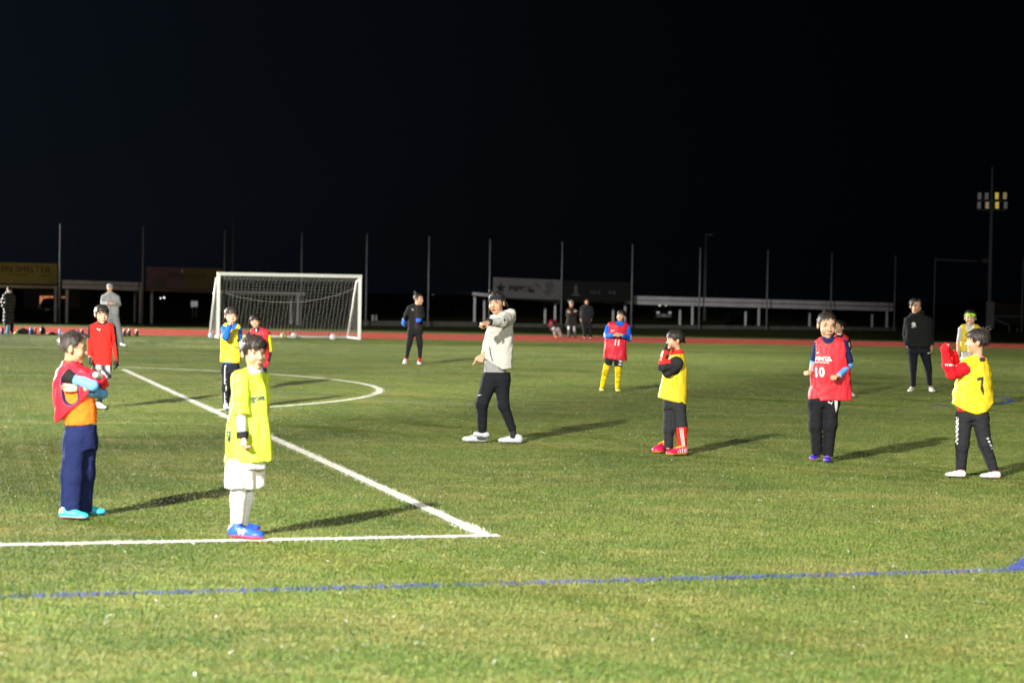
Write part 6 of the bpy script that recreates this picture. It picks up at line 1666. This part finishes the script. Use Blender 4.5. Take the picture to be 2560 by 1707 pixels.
f.cloth('padded_coat', (.034, .034, .040), [(1160, 78, 340, .6), (1000, 82, 338, .6), (800, 90, 336, .6), (600, 96, 334, .56), (490, 98, 338, .54), (430, 135, 318, .55), (395, 165, 295, .7)], [((125, 475, .0), (66, 620, .05), 54, 48), ((66, 620, .05), (92, 785, -.045), 46, 36, 'f'), ((312, 475, .05), (338, 640, .1), 54, 48), ((338, 640, .1), (312, 785, .0), 46, 36, 'f')], wr=.004, seed=151, extra=quilt, mat='nylon', vox=.016, yoke=.95)
f.cloth('trousers', (.012, .012, .014), cones=[((172, 1100), (166, 1375, .03), 52, 42, 'f'), ((288, 1100, .03), (290, 1375, .05), 52, 42, 'f')], wr=0.0025)
f.shoe((165, 1390), (150, 1402), BLACK, BLACK, L=.27); f.shoe((290, 1388), (310, 1400), (.05, .05, .045), BLACK, L=.27)

# ---- three people far away on the track
f = Fig((1360, 730, 12.06), (860, 1372), 'person in white knit cap and dark coat with torn jeans, arms folded')
T = [(1000, 690, 990, .55), (800, 700, 985, .55), (620, 690, 980, .5), (530, 700, 965, .5), (480, 760, 900, .6), (450, 790, 870, .8)]
la = ((715, 550, .0), (700, 690, .02), (850, 620, -.2)); ra = ((950, 550, .0), (975, 690, .02), (830, 640, -.22))
f.body((830, 352, 200), 8, (828, 470), [la, ra], [((775, 1010), (760, 1130, -.02), (762, 1340, .03)), ((910, 1010), (915, 1130, -.02), (945, 1340, .0))], T, adult=True, hands=[dict(wr=(800, 610, -.24), dir=(-1, 0, .2), pn=(0, -1, .2), th=(0, 0, 1), L=.17), dict(wr=(910, 590, -.2), dir=(1, 0, .3), pn=(0, -1, .2), th=(0, 0, 1), L=.17)], vox=.014)
S = Sdf(); f.hell(S, (0, .06, .66), (.40, .47, .38)); S.func(lambda p, d: np.maximum(d, (.62 - f.toH(p)[:, 2]) * f.hh)); f.obj('knit_cap', S.mesh(.011), 'cloth', (.62, .60, .56))
f.hair('bowl', .05, .045, .02, col=(.02, .016, .014), vox=.012)
f.cloth('coat', (.026, .026, .024), [(1010, 642, 1012, .55), (900, 660, 1000, .55), (760, 690, 985, .55), (620, 685, 985, .52), (530, 700, 970, .52), (480, 760, 905, .58), (440, 775, 880, .7)], [((718, 560, .0), (705, 690, .02), 56, 50), ((705, 690, .02), (835, 630, -.2), 48, 38), ((945, 560, .0), (972, 690, .02), 56, 50), ((972, 690, .02), (840, 650, -.2), 48, 38)], wr=.008, freq=(11, 11, 9), seed=161, yoke=.95)
def jn(c, V, P, N):
    m = ((np.linalg.norm((P - np.array((738, 1075))) / np.array((32, 60)), axis=1) < 1) | (np.linalg.norm((P - np.array((905, 1110))) / np.array((38, 85)), axis=1) < 1)) & (N[:, 1] < .3)
    c[m] = (.55, .57, .6); return c
f.cloth('jeans', (.075, .095, .115), cones=[((770, 980), (758, 1130, -.02), 62, 52), ((758, 1130, -.02), (764, 1355, .03), 48, 46, 'f'), ((915, 980), (915, 1130, -.02), 62, 52), ((915, 1130, -.02), (948, 1355, .0), 48, 44, 'f')], wr=.004, paint=jn)
f.shoe((770, 1368), (752, 1382), BLACK, BLACK, L=.26); f.shoe((940, 1365), (972, 1382), BLACK, BLACK, L=.26)

f = Fig((1360, 730, 12.06), (1335, 1398), 'man in black jacket and trousers with pale shoes beside the knit cap')
T = [(860, 1120, 1430, .5), (700, 1120, 1440, .5), (540, 1115, 1450, .5), (450, 1130, 1440, .48), (400, 1200, 1370, .55), (370, 1245, 1330, .8)]
la = ((1140, 480, .0), (1105, 650, .05), (1110, 810, -.04)); ra = ((1435, 480, .0), (1470, 650, .06), (1430, 800, .0))
f.body((1288, 292, 165), 12, (1287, 385), [la, ra], [((1195, 900), (1215, 1120, .0), (1235, 1350, .03)), ((1355, 900), (1385, 1120, -.02), (1405, 1350, .0))], T, adult=True, hands=[dict(wr=(1110, 812, -.04), dir=(.05, -.2, -1), pn=(-1, 0, 0), th=(0, -1, 0), L=.18), dict(wr=(1430, 802, .0), dir=(0, -.2, -1), pn=(1, 0, 0), th=(0, -1, 0), L=.18)], vox=.014)
f.hair('short', .05, .04, .02, col=(.014, .012, .012), vox=.012)
f.cloth('jacket', (.022, .024, .027), [(880, 1110, 1445, .5), (700, 1112, 1450, .5), (540, 1108, 1458, .5), (450, 1125, 1445, .5), (400, 1195, 1375, .56), (360, 1235, 1340, .7)], [((1145, 485, .0), (1110, 650, .05), 56, 46), ((1110, 650, .05), (1112, 805, -.035), 44, 36, 'f'), ((1430, 485, .0), (1466, 650, .06), 56, 46), ((1466, 650, .06), (1432, 795, .0), 44, 36, 'f')], wr=.008, freq=(11, 11, 9), seed=171, yoke=.95)
f.cloth('trousers', (.022, .021, .023), [(930, 1115, 1440, .5), (860, 1120, 1436, .5)], [((1195, 910), (1215, 1120, .0), 80, 60), ((1215, 1120, .0), (1237, 1360, .03), 56, 46, 'f'), ((1355, 910), (1385, 1120, -.02), 80, 60), ((1385, 1120, -.02), (1407, 1360, .0), 56, 46, 'f')], wr=0.0031, seed=172)
PS = col(232, 205, 190)
f.shoe((1250, 1365), (1205, 1400), PS, PS, L=.28); f.shoe((1400, 1378), (1452, 1408), PS, PS, L=.28)

f = Fig((1360, 730, 12.06), (345, 1380), 'person crouching in dark red hood and pale trousers on the track')
T = [(1080, 330, 520, .7), (1000, 330, 500, .8), (930, 340, 470, .8)]
la = ((330, 1010, -.1), (200, 1100, -.2), (290, 1190, -.25)); ra = ((440, 1000, .05), (500, 1090, -.05), (400, 1130, -.2))
f.body((280, 960, 190), -30, (350, 1030), [la, ra], [((430, 1180, .05), (300, 1110, -.25), (335, 1330, -.12)), ((470, 1190, .1), (420, 1120, -.2), (530, 1330, .0))], T, adult=True, pitch=28, hands=[dict(wr=(290, 1190, -.25), dir=(.3, -.3, -1), pn=(-1, 0, 0), th=(0, -1, 0), L=.17)], vox=.014)
f.hair('bowl', .06, .05, .03, col=(.012, .011, .012), vox=.012)
f.cloth('hooded_coat', (.03, .033, .036), [(1200, 330, 560, .7), (1080, 320, 550, .8), (980, 330, 510, .8), (920, 345, 470, .8)], [((340, 1020, -.1), (205, 1100, -.2), 60, 50), ((205, 1100, -.2), (285, 1185, -.24), 46, 38), ((440, 1010, .05), (500, 1090, -.05), 60, 50)], wr=.01, freq=(11, 11, 11), seed=181)
f.cloth('hood', col(120, 16, 34), cones=[((220, 900, .05), (330, 890, .06), 62, 58), ((190, 990, .0), (300, 1040, -.12), 62, 54)], wr=.008, seed=182)
f.cloth('trousers', (.40, .40, .40), cones=[((440, 1180, .05), (300, 1110, -.25), 72, 62), ((300, 1110, -.25), (338, 1310, -.12), 58, 40, 'f'), ((470, 1190, .1), (420, 1120, -.2), 72, 62), ((420, 1120, -.2), (525, 1320, .0), 58, 44, 'f')], wr=0.0050, seed=183)
OS = col(205, 130, 60)
f.shoe((345, 1365), (380, 1392), OS, col(200, 170, 50), L=.26); f.shoe((530, 1362), (500, 1385), (.06, .06, .06), (.1, .1, .1), L=.26)
